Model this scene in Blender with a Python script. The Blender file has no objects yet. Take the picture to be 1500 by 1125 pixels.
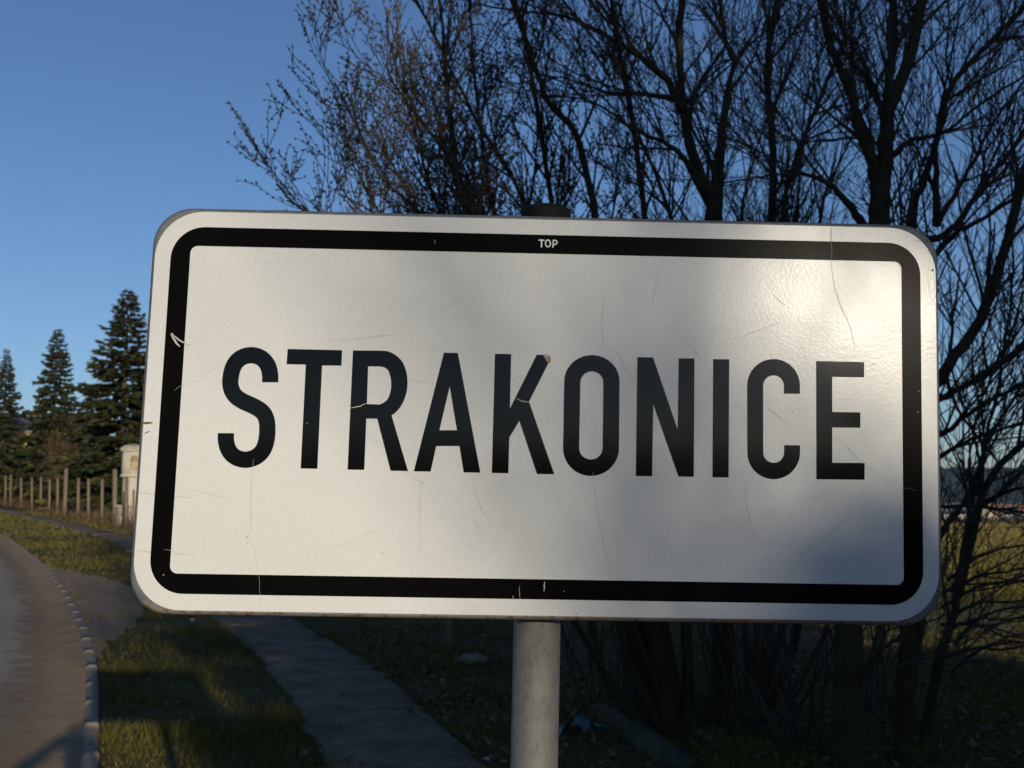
import bpy, bmesh, math, random
import numpy as np
from mathutils import Vector, Matrix

SC = bpy.context.scene
COL = SC.collection
R = math.radians
rng = np.random.default_rng(11)
random.seed(5)

# ------------------------------------------------------------------ camera
PITCH = R(6.298)
CAMZ = 1.6
FPX = 1600.0            # focal length in pixels of the 1500 px wide photograph
cam_data = bpy.data.cameras.new('camera')
cam = bpy.data.objects.new('camera', cam_data)
COL.objects.link(cam)
cam.location = (0, 0, CAMZ)
cam.rotation_euler = (math.pi / 2 + PITCH, 0, 0)
cam_data.sensor_width = 36
cam_data.lens = 36 * FPX / 1500
cam_data.clip_start = 0.02
cam_data.clip_end = 12000
cam_data.dof.use_dof = True
cam_data.dof.focus_distance = 1.375
cam_data.dof.aperture_fstop = 13.0
SC.camera = cam

# ------------------------------------------------------------------ light
SUN_AZ, SUN_EL = R(159.0), R(11.1)        # clockwise from +Y: behind the camera, to its right
world = bpy.data.worlds.new('World')
SC.world = world
world.use_nodes = True
wn = world.node_tree
sky = wn.nodes.new('ShaderNodeTexSky')
sky.sky_type = 'NISHITA'
sky.sun_disc = False
sky.sun_elevation = SUN_EL
sky.sun_rotation = SUN_AZ
sky.altitude = 400
sky.air_density = 1.0
sky.dust_density = 0.25
sky.ozone_density = 3.5
bg = wn.nodes['Background']
bg.inputs['Strength'].default_value = 0.10
tone = wn.nodes.new('ShaderNodeMix'); tone.data_type = 'RGBA'; tone.blend_type = 'MULTIPLY'; tone.inputs[0].default_value = 1.0
tone.inputs[7].default_value = (0.96, 0.955, 1.07, 1)          # one even tint over the whole sky (camera white balance)
wn.links.new(sky.outputs['Color'], tone.inputs[6]); wn.links.new(tone.outputs[2], bg.inputs['Color'])

sd = bpy.data.lights.new('sun', 'SUN')
sd.energy = 3.9
sd.angle = R(0.53)
sd.color = (1.0, 0.89, 0.70)
sun = bpy.data.objects.new('sun', sd)
COL.objects.link(sun)
to_sun = Vector((math.sin(SUN_AZ) * math.cos(SUN_EL), math.cos(SUN_AZ) * math.cos(SUN_EL), math.sin(SUN_EL)))
sun.rotation_euler = to_sun.to_track_quat('Z', 'Y').to_euler()
sun.location = (20, -40, 30)

SC.view_settings.view_transform = 'Standard'
SC.view_settings.look = 'None'
SC.view_settings.exposure = 0.0
SC.view_settings.gamma = 1.0
SC.render.engine = 'CYCLES'
SC.cycles.use_denoising = True
SC.cycles.max_bounces = 6
SC.cycles.volume_bounces = 0

# ------------------------------------------------------------------ helpers
def tag(o, label=None, cat=None, group=None, kind=None):
    if label: o['label'] = label
    if cat: o['category'] = cat
    if group: o['group'] = group
    if kind: o['kind'] = kind
    return o

def empty(name, loc=(0, 0, 0), parent=None):
    o = bpy.data.objects.new(name, None)
    o.empty_display_size = 0.2
    COL.objects.link(o)
    o.location = loc
    if parent: o.parent = parent
    return o

def link(name, me, mat=None, parent=None, loc=None):
    o = bpy.data.objects.new(name, me)
    COL.objects.link(o)
    if mat and not me.materials: me.materials.append(mat)
    if parent: o.parent = parent
    if loc is not None: o.location = loc
    return o

class Acc:
    """collects quads and triangles as arrays; build() gives one mesh"""
    def __init__(s):
        s.v = []; s.q = []; s.t = []; s.n = 0; s.c = []
    def add(s, v, q=None, t=None, c=None):
        v = np.asarray(v, float).reshape(-1, 3)
        if q is not None and len(q): s.q.append(np.asarray(q, np.int64).reshape(-1, 4) + s.n)
        if t is not None and len(t): s.t.append(np.asarray(t, np.int64).reshape(-1, 3) + s.n)
        s.v.append(v); s.n += len(v)
        if c is not None: s.c.append(np.broadcast_to(np.asarray(c, float), (len(v), 3)))
    def box(s, lo, hi, M=None):
        x0, y0, z0 = lo; x1, y1, z1 = hi
        v = np.array([(x0,y0,z0),(x1,y0,z0),(x1,y1,z0),(x0,y1,z0),(x0,y0,z1),(x1,y0,z1),(x1,y1,z1),(x0,y1,z1)], float)
        if M is not None:
            M = np.array(M); v = v @ M[:3, :3].T + M[:3, 3]
        s.add(v, [(0,3,2,1),(4,5,6,7),(0,1,5,4),(1,2,6,5),(2,3,7,6),(3,0,4,7)])
    def tube(s, pts, rad, k=5, cap=True):
        p = np.asarray(pts, float); n = len(p)
        r = np.broadcast_to(np.asarray(rad, float), (n,))
        d = np.gradient(p, axis=0)
        d /= np.linalg.norm(d, axis=1)[:, None] + 1e-12
        m = d.mean(0)
        a = np.array([0, 0, 1.0]) if abs(m[2]) < 0.75 * np.linalg.norm(m) + 1e-9 else np.array([1.0, 0.23, 0])
        u = np.cross(d, a); u /= np.linalg.norm(u, axis=1)[:, None] + 1e-12
        w = np.cross(d, u)
        th = np.arange(k) * 2 * math.pi / k
        ring = p[:, None] + r[:, None, None] * (np.cos(th)[None, :, None] * u[:, None] + np.sin(th)[None, :, None] * w[:, None])
        i = np.arange(n - 1)[:, None] * k; j = np.arange(k)[None]; j2 = (j + 1) % k
        q = np.stack([i + j, i + j2, i + k + j2, i + k + j], -1).reshape(-1, 4)[:, ::-1]
        v = ring.reshape(-1, 3); t = None
        if cap:
            v = np.vstack([v, p[0], p[-1]])
            a0, a1 = n * k, n * k + 1; jj = np.arange(k)
            t = np.vstack([np.stack([np.full(k, a0), jj, (jj + 1) % k], 1)[:, ::-1][:, ::-1],
                           np.stack([np.full(k, a1), (n-1)*k + (jj + 1) % k, (n-1)*k + jj], 1)])
        s.add(v, q, t)
    def mesh(s, name, smooth=False):
        me = bpy.data.meshes.new(name)
        v = np.vstack(s.v)
        q = np.vstack(s.q) if s.q else np.zeros((0, 4), np.int64)
        t = np.vstack(s.t) if s.t else np.zeros((0, 3), np.int64)
        me.vertices.add(len(v)); me.vertices.foreach_set('co', v.ravel())
        nl = q.size + t.size; me.loops.add(nl)
        me.loops.foreach_set('vertex_index', np.concatenate([q.ravel(), t.ravel()]).astype(np.int32))
        me.polygons.add(len(q) + len(t))
        tot = np.concatenate([np.full(len(q), 4), np.full(len(t), 3)])
        me.polygons.foreach_set('loop_start', np.concatenate([[0], np.cumsum(tot)[:-1]]).astype(np.int32))
        me.update(calc_edges=True)
        if s.c and sum(len(c) for c in s.c) == len(v):
            ca = me.color_attributes.new('tint', 'FLOAT_COLOR', 'POINT')
            c4 = np.ones((len(v), 4)); c4[:, :3] = np.vstack(s.c)
            ca.data.foreach_set('color', c4.ravel())
        if smooth: me.polygons.foreach_set('use_smooth', np.ones(len(me.polygons), bool))
        return me
    def build(s, name, mat=None, parent=None, smooth=False, loc=None):
        return link(name, s.mesh(name, smooth), mat, parent, loc)

def lathe(acc, prof, k=24, center=(0, 0, 0)):
    th = np.arange(k) * 2 * math.pi / k
    v = []; q = []
    for (r, z) in prof:
        for a in th: v.append((center[0] + r * math.cos(a), center[1] + r * math.sin(a), center[2] + z))
    for i in range(len(prof) - 1):
        for j in range(k):
            q.append((i*k + j, i*k + (j+1) % k, (i+1)*k + (j+1) % k, (i+1)*k + j))
    acc.add(v, q)

def mat(name, base, rough=0.8, noise=None, scale=8.0, bump=0.0, bscale=40.0, detail=6, metallic=0.0, coat=0.0, coat_rough=0.1,
        spec=0.5, attr=None, noise2=None, scale2=1.0, coord='Object', lo=0.35, hi=0.65, stretch=None):
    """procedural surface: base colour mixed with one or two noise-driven colours, noise bump"""
    m = bpy.data.materials.new(name); m.use_nodes = True
    nt = m.node_tree; b = nt.nodes['Principled BSDF']
    b.inputs['Roughness'].default_value = rough
    b.inputs['Metallic'].default_value = metallic
    b.inputs['Specular IOR Level'].default_value = min(spec, 0.08) if rough >= 0.85 else spec      # dusty, fibrous surfaces have no sheen
    b.inputs['Coat Weight'].default_value = coat
    b.inputs['Coat Roughness'].default_value = coat_rough
    tc = nt.nodes.new('ShaderNodeTexCoord'); src = tc.outputs[coord]
    if stretch:
        mp = nt.nodes.new('ShaderNodeMapping'); mp.inputs['Scale'].default_value = stretch
        nt.links.new(src, mp.inputs['Vector']); src = mp.outputs['Vector']
    def nz(sc, det=detail):
        n = nt.nodes.new('ShaderNodeTexNoise'); n.inputs['Scale'].default_value = sc; n.inputs['Detail'].default_value = det
        n.inputs['Roughness'].default_value = 0.6
        nt.links.new(src, n.inputs['Vector']); return n
    col = None
    if attr:
        a = nt.nodes.new('ShaderNodeAttribute'); a.attribute_name = attr; col = a.outputs['Color']
    for c2, s2 in ((noise, scale), (noise2, scale2)):
        if c2 is None: continue
        n = nz(s2); rp = nt.nodes.new('ShaderNodeMapRange')
        rp.inputs['From Min'].default_value = lo; rp.inputs['From Max'].default_value = hi
        nt.links.new(n.outputs['Fac'], rp.inputs['Value'])
        mx = nt.nodes.new('ShaderNodeMix'); mx.data_type = 'RGBA'
        nt.links.new(rp.outputs['Result'], mx.inputs[0])
        if col is None: mx.inputs[6].default_value = (*base, 1)
        else: nt.links.new(col, mx.inputs[6])
        mx.inputs[7].default_value = (*c2, 1)
        col = mx.outputs[2]
    if col is None: b.inputs['Base Color'].default_value = (*base, 1)
    else: nt.links.new(col, b.inputs['Base Color'])
    if bump:
        n = nz(bscale, 8); bp = nt.nodes.new('ShaderNodeBump')
        bp.inputs['Strength'].default_value = bump; bp.inputs['Distance'].default_value = 0.02
        nt.links.new(n.outputs['Fac'], bp.inputs['Height']); nt.links.new(bp.outputs['Normal'], b.inputs['Normal'])
    return m

# ------------------------------------------------------------------ terrain
def sstep(a, b, x):
    t = np.clip((np.asarray(x, float) - a) / (b - a), 0, 1); return t * t * (3 - 2 * t)

def gz(x, y):
    x = np.asarray(x, float); y = np.asarray(y, float)
    yy = np.maximum(y, 1.0)
    left = 0.02 * (np.minimum(np.maximum(y - 10, 0), 140))
    right = -0.013 * np.clip(y - 20, 0, 300) - 4.2 * sstep(320, 480, y)
    t = sstep(-0.22, 0.1, x / yy)
    h = left * (1 - t) + right * t
    h = h + 0.02 * np.sin(x * 0.9 + 1.3) * np.sin(y * 0.7) * sstep(6, 14, y)
    return h

CP, SP = math.cos(PITCH), math.sin(PITCH)
def ray(px, py):
    a = (px - 750) / FPX; b = (562.5 - py) / FPX
    return np.array([a, CP - b * SP, SP + b * CP])
def P(px, py, Y):
    d = ray(px, py); return np.array([0, 0, CAMZ]) + d * (Y / d[1])
def G(px, py):
    d = ray(px, py); lo, hi = 1.0, 1.0
    f = lambda t: CAMZ + d[2] * t - float(gz(d[0] * t, d[1] * t))
    while f(hi) > 0 and hi < 3000: lo = hi; hi *= 1.15
    for _ in range(40):
        m = (lo + hi) / 2
        if f(m) > 0: lo = m
        else: hi = m
    return np.array([d[0] * hi, d[1] * hi])

def catmull(pts, n=6):
    p = np.asarray(pts, float); p = np.vstack([2 * p[0] - p[1], p, 2 * p[-1] - p[-2]])
    out = []
    for i in range(1, len(p) - 2):
        for t in np.linspace(0, 1, n, endpoint=False):
            a, b, c, d = p[i-1], p[i], p[i+1], p[i+2]
            out.append(0.5 * (2*b + (c-a)*t + (2*a-5*b+4*c-d)*t*t + (3*b-a-3*c+d)*t**3))
    out.append(p[-2]); return np.array(out)

def resample(c, step):
    d = np.r_[0, np.cumsum(np.linalg.norm(np.diff(c, axis=0), axis=1))]
    s = np.arange(0, d[-1], step)
    return np.stack([np.interp(s, d, c[:, i]) for i in range(c.shape[1])], 1)

def inpoly(x, y, poly):
    ins = np.zeros(x.shape, bool); n = len(poly)
    for i in range(n):
        x0, y0 = poly[i]; x1, y1 = poly[(i + 1) % n]
        if y0 == y1: continue
        c = ((y0 > y) != (y1 > y)) & (x < (x1 - x0) * (y - y0) / (y1 - y0) + x0)
        ins ^= c
    return ins

def offset_curve(c, off):
    d = np.gradient(c, axis=0); d /= np.linalg.norm(d, axis=1)[:, None]
    nrm = np.stack([d[:, 1], -d[:, 0]], 1)          # to the right of travel
    o = np.asarray(off, float)
    return c + nrm * (o[:, None] if o.ndim else o)

def ribbon(name, a, b, mtl, lift, nacross=3, kind='structure'):
    ac = Acc(); n = len(a); ts = np.linspace(0, 1, nacross + 1)
    xy = a[:, None] * (1 - ts)[None, :, None] + b[:, None] * ts[None, :, None]
    z = gz(xy[..., 0], xy[..., 1]) + lift
    k = nacross + 1
    i = np.arange(n - 1)[:, None] * k; j = np.arange(nacross)[None]
    q = np.stack([i + j, i + j + 1, i + k + j + 1, i + k + j], -1).reshape(-1, 4)
    v = np.dstack([xy, z]).reshape(-1, 3)
    e1 = v[q[0, 1]] - v[q[0, 0]]; e2 = v[q[0, 3]] - v[q[0, 0]]
    if np.cross(e1, e2)[2] < 0: q = q[:, ::-1]
    ac.add(v, q)
    o = ac.build(name, mtl, smooth=True)
    if kind: o['kind'] = kind
    return o

# ------------------------------------------------------------------ materials
M_ground = mat('soil and turf', (0.068, 0.058, 0.018), 0.95, noise=(0.11, 0.083, 0.034), scale=0.9, noise2=(0.042, 0.045, 0.013), scale2=0.11, bump=0.6, bscale=9)
M_blade = mat('grass blade', (0.06, 0.08, 0.02), 0.7, attr='tint', spec=0.1)
M_asphalt = mat('worn asphalt', (0.25, 0.212, 0.175), 0.95, noise=(0.30, 0.255, 0.212), scale=2.5, bump=0.35, bscale=160)
M_gravel = mat('sandy grit', (0.34, 0.225, 0.125), 0.95, noise=(0.44, 0.31, 0.19), scale=22, noise2=(0.27, 0.19, 0.12), scale2=3, bump=0.6, bscale=120)
M_dirt = mat('trodden dirt', (0.215, 0.150, 0.100), 0.95, noise=(0.28, 0.205, 0.145), scale=5, bump=0.6, bscale=50)
M_slab = mat('weathered path slab', (0.195, 0.145, 0.102), 0.95, noise=(0.26, 0.20, 0.145), scale=14, noise2=(0.12, 0.09, 0.062), scale2=2.3, bump=0.5, bscale=70, coord='Object')
M_kerb = mat('kerb granite', (0.24, 0.195, 0.148), 0.9, noise=(0.30, 0.25, 0.195), scale=9, bump=0.3, bscale=80)
M_conc = mat('fence concrete', (0.16, 0.122, 0.08), 0.9, noise=(0.215, 0.17, 0.115), scale=6, bump=0.3, bscale=60)
M_bark = mat('willow bark', (0.040, 0.032, 0.018), 0.9, noise=(0.062, 0.05, 0.028), scale=9, noise2=(0.035, 0.032, 0.022), scale2=3, bump=0.7, bscale=60)
M_twig = mat('willow twig', (0.034, 0.025, 0.013), 0.75, noise=(0.048, 0.035, 0.018), scale=6)
M_catkin = mat('catkin', (0.15, 0.115, 0.065), 0.9, noise=(0.045, 0.034, 0.02), scale=14)
M_bark2 = mat('dark bark', (0.036, 0.029, 0.018), 0.92, noise=(0.062, 0.05, 0.03), scale=8, bump=0.8, bscale=50)
M_twig2 = mat('dark twig', (0.036, 0.026, 0.016), 0.8, noise=(0.05, 0.037, 0.022), scale=6)
M_needle = mat('spruce needle', (0.022, 0.038, 0.014), 0.75, attr='tint', spec=0.25)
M_sprucebark = mat('spruce bark', (0.07, 0.05, 0.035), 0.9, noise=(0.11, 0.08, 0.055), scale=5, bump=0.5)
M_drytwig = mat('dry bramble', (0.10, 0.062, 0.04), 0.85, noise=(0.15, 0.09, 0.05), scale=3)
M_wire = mat('rusty fence wire', (0.10, 0.075, 0.055), 0.6, noise=(0.16, 0.15, 0.14), scale=4, metallic=0.5)

# ------------------------------------------------------------------ the ground
def axis(lo, hi, near, step):
    out = [0.0]; 
    while out[-1] < hi: out.append(out[-1] + max(step, (out[-1] - near) * 0.13 + step))
    neg = [0.0]
    while neg[-1] > lo: neg.append(neg[-1] - max(step, (-neg[-1] - near) * 0.13 + step))
    return np.array(sorted(set(neg[1:] + out)))
gx = axis(-3000, 3000, 20, 0.5); gy = axis(-3000, 3000, 30, 0.5)
XX, YY = np.meshgrid(gx, gy)
ac = Acc(); nx = len(gx)
i = np.arange(len(gy) - 1)[:, None] * nx; j = np.arange(nx - 1)[None]
ac.add(np.stack([XX, YY, gz(XX, YY)], -1).reshape(-1, 3), np.stack([i + j, i + j + 1, i + nx + j + 1, i + nx + j], -1).reshape(-1, 4))
ground = ac.build('ground', M_ground, smooth=True); tag(ground, kind='structure')

# road with kerb: the right-hand edge of the carriageway, from behind the camera into the left bend
kerb_px = [(118,1125),(122,1070),(126,1005),(124,962),(112,916),(95,880),(74,848),(48,820),(20,797),(0,785)]
kw = [G(*p) for p in kerb_px]
pre = [np.array(p) for p in ((3.4,-16),(2.0,-9),(0.75,-4),(-0.35,0),(-1.55,3.8))]
d = kw[-1] - kw[-3]; d /= np.linalg.norm(d)
post_ = [kw[-1] + d * s + np.array([-d[1], d[0]]) * 0.004 * s * s for s in (10, 25, 45, 70)]
kerb_c = resample(catmull(pre + kw + post_, 10), 0.5)
KERB_W = 0.10
road_l = offset_curve(kerb_c, -6.2)
ribbon('road', road_l, kerb_c, M_asphalt, 0.008, 8)
kf = resample(kerb_c, 0.25)
gs = ribbon('gravel_shoulder', offset_curve(kf, -0.95), kf, M_gravel, 0.016, 6)
ea = gs.data.attributes.new('edge', 'FLOAT', 'POINT'); ea.data.foreach_set('value', np.tile(np.linspace(0, 1, 7), len(kf)).astype(np.float32))
nt = M_gravel.node_tree; pb = nt.nodes['Principled BSDF']; out = nt.nodes['Material Output']
at = nt.nodes.new('ShaderNodeAttribute'); at.attribute_name = 'edge'
nzs = nt.nodes.new('ShaderNodeTexNoise'); nzs.inputs['Scale'].default_value = 3.0; nzs.inputs['Detail'].default_value = 9; nzs.inputs['Roughness'].default_value = 0.75
tco = nt.nodes.new('ShaderNodeTexCoord'); nt.links.new(tco.outputs['Object'], nzs.inputs['Vector'])
ad = nt.nodes.new('ShaderNodeMath'); ad.operation = 'MULTIPLY_ADD'; ad.inputs[1].default_value = 1.5; nt.links.new(nzs.outputs['Fac'], ad.inputs[0]); nt.links.new(at.outputs['Fac'], ad.inputs[2])
mr = nt.nodes.new('ShaderNodeMapRange'); mr.inputs['From Min'].default_value = 1.0; mr.inputs['From Max'].default_value = 1.45; nt.links.new(ad.outputs[0], mr.inputs['Value'])
tb = nt.nodes.new('ShaderNodeBsdfTransparent'); ms = nt.nodes.new('ShaderNodeMixShader')
nt.links.new(mr.outputs['Result'], ms.inputs[0]); nt.links.new(tb.outputs[0], ms.inputs[1]); nt.links.new(pb.outputs[0], ms.inputs[2]); nt.links.new(ms.outputs[0], out.inputs['Surface'])
kerb_root = ribbon('kerb', kerb_c + 0.0, offset_curve(kerb_c, KERB_W), M_kerb, 0.012, 1)
ks = resample(kerb_c, 1.0)
kerb_meshes = []
for v in range(4):
    a = Acc(); rr = np.random.default_rng(v)
    L, hgt = 1.0, 0.032
    pts = []
    for xx in np.linspace(0.0, L, 5):
        jit = rr.normal(0, 0.002, 4)
        pts.append([(0, xx, -0.12), (0 + jit[0], xx, hgt - 0.018 + jit[1]), (0.02 + jit[2], xx, hgt + jit[1]), (KERB_W - 0.015, xx, hgt + jit[3]), (KERB_W, xx, hgt - 0.018), (KERB_W, xx, -0.12)])
    pts = np.array(pts); n, k = pts.shape[:2]
    q = [(i*k + j, (i+1)*k + j, (i+1)*k + j + 1, i*k + j + 1) for i in range(n-1) for j in range(k-1)]
    a.add(pts.reshape(-1, 3), [f[::-1] for f in q], [(0,1,2),(0,2,3),(0,3,4),(0,4,5)] + [tuple(reversed([(n-1)*k + t for t in tr])) for tr in ((0,1,2),(0,2,3),(0,3,4),(0,4,5))])
    me = a.mesh('kerb_stone'); me.materials.append(M_kerb); kerb_meshes.append(me)
for n_ in range(10, min(len(ks) - 1, 82)):
    p, q_ = ks[n_], ks[n_ + 1]; dv = q_ - p
    o = link('kerb_stone', kerb_meshes[n_ % 4], parent=kerb_root)
    z = float(gz(*p))
    o.location = (p[0] - kerb_root.location.x, p[1] - kerb_root.location.y, z + random.uniform(-0.0015, 0.001))
    o.rotation_euler = (math.atan2(float(gz(*q_)) - z, np.linalg.norm(dv)), random.uniform(-.01, .01), math.atan2(dv[1], dv[0]) - math.pi / 2 + random.uniform(-.006, .006))

# footpath of cast concrete slabs
pl_px = [(470,1125),(440,1040),(408,985),(360,945),(312,906)]; pr_px = [(718,1125),(622,1045),(540,985),(478,945),(425,906)]
pl = [G(*p) for p in pl_px]; pr = [G(*p) for p in pr_px]
cen = [(a + b) / 2 for a, b in zip(pl, pr)]
far_px = [(197,797),(150,782),(100,771),(50,758),(0,748)]
farw = [G(*p) for p in far_px]
dd = cen[1] - cen[0]; dd /= np.linalg.norm(dd)
pre = [cen[0] - dd * s for s in (22, 15, 9, 4)]
ex = farw[-1] - farw[-2]; ex /= np.linalg.norm(ex)
path_c = resample(catmull(pre + [cen[0], cen[2], cen[4]] + farw + [farw[-1] + ex * 12, farw[-1] + ex * 30], 12), 0.5)
PW = 0.455
pl_c, pr_c = offset_curve(path_c, -PW), offset_curve(path_c, PW)
path = ribbon('footpath', pl_c, pr_c, M_dirt, 0.006, 3)
s4 = resample(path_c, 0.25)
k0 = 0; rs = np.random.default_rng(3)
while k0 + 9 < len(s4):
    ln = int(rs.choice([6, 7, 8, 8]))
    seg = s4[k0:k0 + ln + 1]; k0 += ln
    mid = seg[len(seg)//2]
    if mid[1] < -4 or mid[1] > 62: continue
    big = math.hypot(*mid) < 30
    e = 0.012
    c = seg.copy(); tdir = (c[-1] - c[0]) / np.linalg.norm(c[-1] - c[0]); c[0] += tdir * e; c[-1] -= tdir * e
    nn = len(c) if big else 3
    c = c[np.linspace(0, len(c) - 1, nn).astype(int)]
    wl, wr = PW + rs.normal(0, .025, nn), PW + rs.normal(0, .025, nn)
    A, B = offset_curve(c, -wl), offset_curve(c, wr)
    zt = 0.030 + rs.uniform(-.008, .012); tl = rs.normal(0, .004, 2)
    ring = np.vstack([A, B[::-1]])
    zz = gz(ring[:, 0], ring[:, 1]) + zt + np.r_[np.full(nn, tl[0]), np.full(nn, tl[1])]
    cx, cy = mid; cz = float(gz(cx, cy))
    top = np.column_stack([ring - mid, zz - cz]); bot = top.copy(); bot[:, 2] -= 0.07
    m2 = len(ring); a = Acc()
    inner = top.copy(); cm = inner[:, :2].mean(0); inner[:, :2] += (cm - inner[:, :2]) / np.linalg.norm(cm - inner[:, :2], axis=1)[:, None] * 0.012
    top2 = top.copy(); top2[:, 2] -= 0.010
    vs = np.vstack([inner, top2, bot])
    q = []
    for t in range(m2):
        t2 = (t + 1) % m2
        q.append((t, m2 + t, m2 + t2, t2)); q.append((m2 + t, 2*m2 + t, 2*m2 + t2, m2 + t2))
    for t in range(nn - 1): q.append((t, t + 1, m2 - 2 - t, m2 - 1 - t)[::-1])
    a.add(vs, q)
    me = a.mesh('slab'); bm = bmesh.new(); bm.from_mesh(me); bmesh.ops.recalc_face_normals(bm, faces=bm.faces); bm.to_mesh(me); bm.free()
    o = link('slab', me, M_slab, path, (cx, cy, cz))

# trodden dirt between road and footpath
dirt_px = [(52,826),(85,832),(120,840),(160,850),(196,862),(215,880),(205,905),(180,928),(155,948),(140,968),(131,962),(130,945),(117,912),(101,880),(80,848)]
dirt_w = catmull([G(*p) for p in dirt_px] + [G(*dirt_px[0])], 6)[:-1]
dr_ = np.random.default_rng(12); dc_ = dirt_w.mean(0); dirt_w = dc_ + (dirt_w - dc_) * (1 + dr_.normal(0, .045, (len(dirt_w), 1)))
a = Acc(); cw = dirt_w.mean(0)
rings = [cw + (dirt_w - cw) * s for s in (1.0, .75, .5, .25)]
vs = [np.column_stack([r_, gz(r_[:, 0], r_[:, 1]) + 0.012 + (0.006 if k else 0)]) for k, r_ in enumerate(rings)]
nn = len(dirt_w); q = [(k*nn + t, k*nn + (t+1) % nn, (k+1)*nn + (t+1) % nn, (k+1)*nn + t) for k in range(3) for t in range(nn)]
a.add(np.vstack(vs + [[(*cw, float(gz(*cw)) + .018)]]), q, [(3*nn + t, 3*nn + (t+1) % nn, 4*nn) for t in range(nn)])
me = a.mesh('dirt_patch', True); bm = bmesh.new(); bm.from_mesh(me); bmesh.ops.recalc_face_normals(bm, faces=bm.faces)
if sum(f.normal.z for f in bm.faces) < 0: bmesh.ops.reverse_faces(bm, faces=bm.faces)
bm.to_mesh(me); bm.free()
tag(link('dirt_patch', me, M_dirt), kind='structure')

# ------------------------------------------------------------------ town sign
SR = np.array([[0.99941, 0.02436, 0.0242], [0.02421, 0.00003, -0.99971], [-0.02435, 0.9997, -0.00056]])   # columns: across, up, towards the viewer
ST = np.array([0.0404, 1.3723, 0.1135 + CAMZ])          # centre of the face
Hm = np.array([[0.0008613183038276049, 2.4353781056588277e-05, -0.7012485793581438], [1.6614829673391903e-05, -0.0008623208722846852, 0.5096001074623732], [-1.5186763939155506e-05, 6.847112285748895e-05, 0.9705886491551542]])
Hf = np.linalg.inv(Hm)
def onface(px, py):
    d_ = ray(px, py); n = SR[:, 2]
    t = (ST - np.array([0, 0, CAMZ])) @ n / (d_ @ n)
    p = np.array([0, 0, CAMZ]) + d_ * t - ST
    return np.array([p @ SR[:, 0], p @ SR[:, 1]])
def skew(u, v):                                         # the panel is very slightly out of square
    w = Hf @ np.array([u, v, 1.0]); return onface(w[0] / w[2], w[1] / w[2])
PANEL_H = (ST[2] - 0.0) / SR[2, 1]                      # height of the face centre along the post
root_loc = ST - SR[:, 1] * PANEL_H
sign = empty('town_sign', tuple(root_loc))
Mr = np.column_stack([SR[:, 0], -SR[:, 2], SR[:, 1]])
sign.rotation_euler = Matrix(Mr.tolist()).to_euler()
tag(sign, 'white rectangular town sign lettered STRAKONICE inside a black border on a grey post', 'road sign')
def loc3(uv, n):                                        # face coordinates -> sign object's frame (n = towards the viewer)
    return (uv[0], -n, uv[1] + PANEL_H)

def rrect(w, h, r, n=10):
    out = []
    for cx, cy, a0 in ((w/2 - r, h/2 - r, 0), (-w/2 + r, h/2 - r, 90), (-w/2 + r, -h/2 + r, 180), (w/2 - r, -h/2 + r, 270)):
        for t in np.linspace(0, 90, n): out.append((cx + r * math.cos(R(a0 + t)), cy + r * math.sin(R(a0 + t))))
    return np.array(out)

def sign_mat(name, base, rough, coat_rough, tint2, wave, cw, sp_):
    m = mat(name, base, rough, noise=tint2, scale=3.5, noise2=tuple(c * 1.07 for c in base), scale2=520, coat=cw, coat_rough=coat_rough, coord='Object', spec=sp_)
    nt = m.node_tree; b = nt.nodes['Principled BSDF']; tc = nt.nodes.new('ShaderNodeTexCoord')
    h = None
    for sc_, amp in ((1100.0, 0.35 * wave), (260.0, 0.6 * wave), (9.0, 2.4), (2.6, 8.0)):
        n = nt.nodes.new('ShaderNodeTexNoise'); n.inputs['Scale'].default_value = sc_; n.inputs['Detail'].default_value = 1.0
        nt.links.new(tc.outputs['Object'], n.inputs['Vector'])
        mu = nt.nodes.new('ShaderNodeMath'); mu.operation = 'MULTIPLY_ADD'; mu.inputs[1].default_value = amp
        nt.links.new(n.outputs['Fac'], mu.inputs[0])
        if h is None: mu.inputs[2].default_value = 0
        else: nt.links.new(h, mu.inputs[2])
        h = mu.outputs[0]
    bp = nt.nodes.new('ShaderNodeBump'); bp.inputs['Strength'].default_value = 1.0; bp.inputs['Distance'].default_value = 0.00011
    nt.links.new(h, bp.inputs['Height'])
    nt.links.new(bp.outputs['Normal'], b.inputs['Normal']); nt.links.new(bp.outputs['Normal'], b.inputs['Coat Normal'])
    return m
M_face = sign_mat('white reflective film', (0.60, 0.60, 0.585), 0.45, 0.20, (0.555, 0.555, 0.54), 0.8, 0.42, 0.15)
M_black = sign_mat('black film', (0.003, 0.003, 0.0028), 0.09, 0.13, (0.0042, 0.0042, 0.004), 0.2, 0.0, 0.22)
M_border = sign_mat('black border film', (0.0035, 0.0034, 0.0032), 0.22, 0.13, (0.0045, 0.0044, 0.0042), 0.3, 0.0, 0.018)
M_galv = mat('galvanised steel', (0.13, 0.135, 0.14), 0.6, noise=(0.085, 0.09, 0.092), scale=260, noise2=(0.17, 0.175, 0.18), scale2=60, metallic=0.3, bump=0.12, bscale=900)
M_post = mat('galvanised post', (0.175, 0.168, 0.145), 0.6, noise=(0.125, 0.122, 0.112), scale=210, noise2=(0.195, 0.186, 0.16), scale2=75, metallic=0.2, bump=0.12, bscale=600, stretch=(1, 1, 0.45), lo=0.40, hi=0.62)
M_rustrim = mat('rusted rim', (0.20, 0.19, 0.165), 0.6, noise=(0.22, 0.12, 0.05), scale=38, noise2=(0.08, 0.04, 0.022), scale2=95, metallic=0.3, lo=0.5, hi=0.68)
M_cap = mat('black plastic cap', (0.008, 0.008, 0.009), 0.7, noise=(0.014, 0.013, 0.012), scale=40, spec=0.12)
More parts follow.
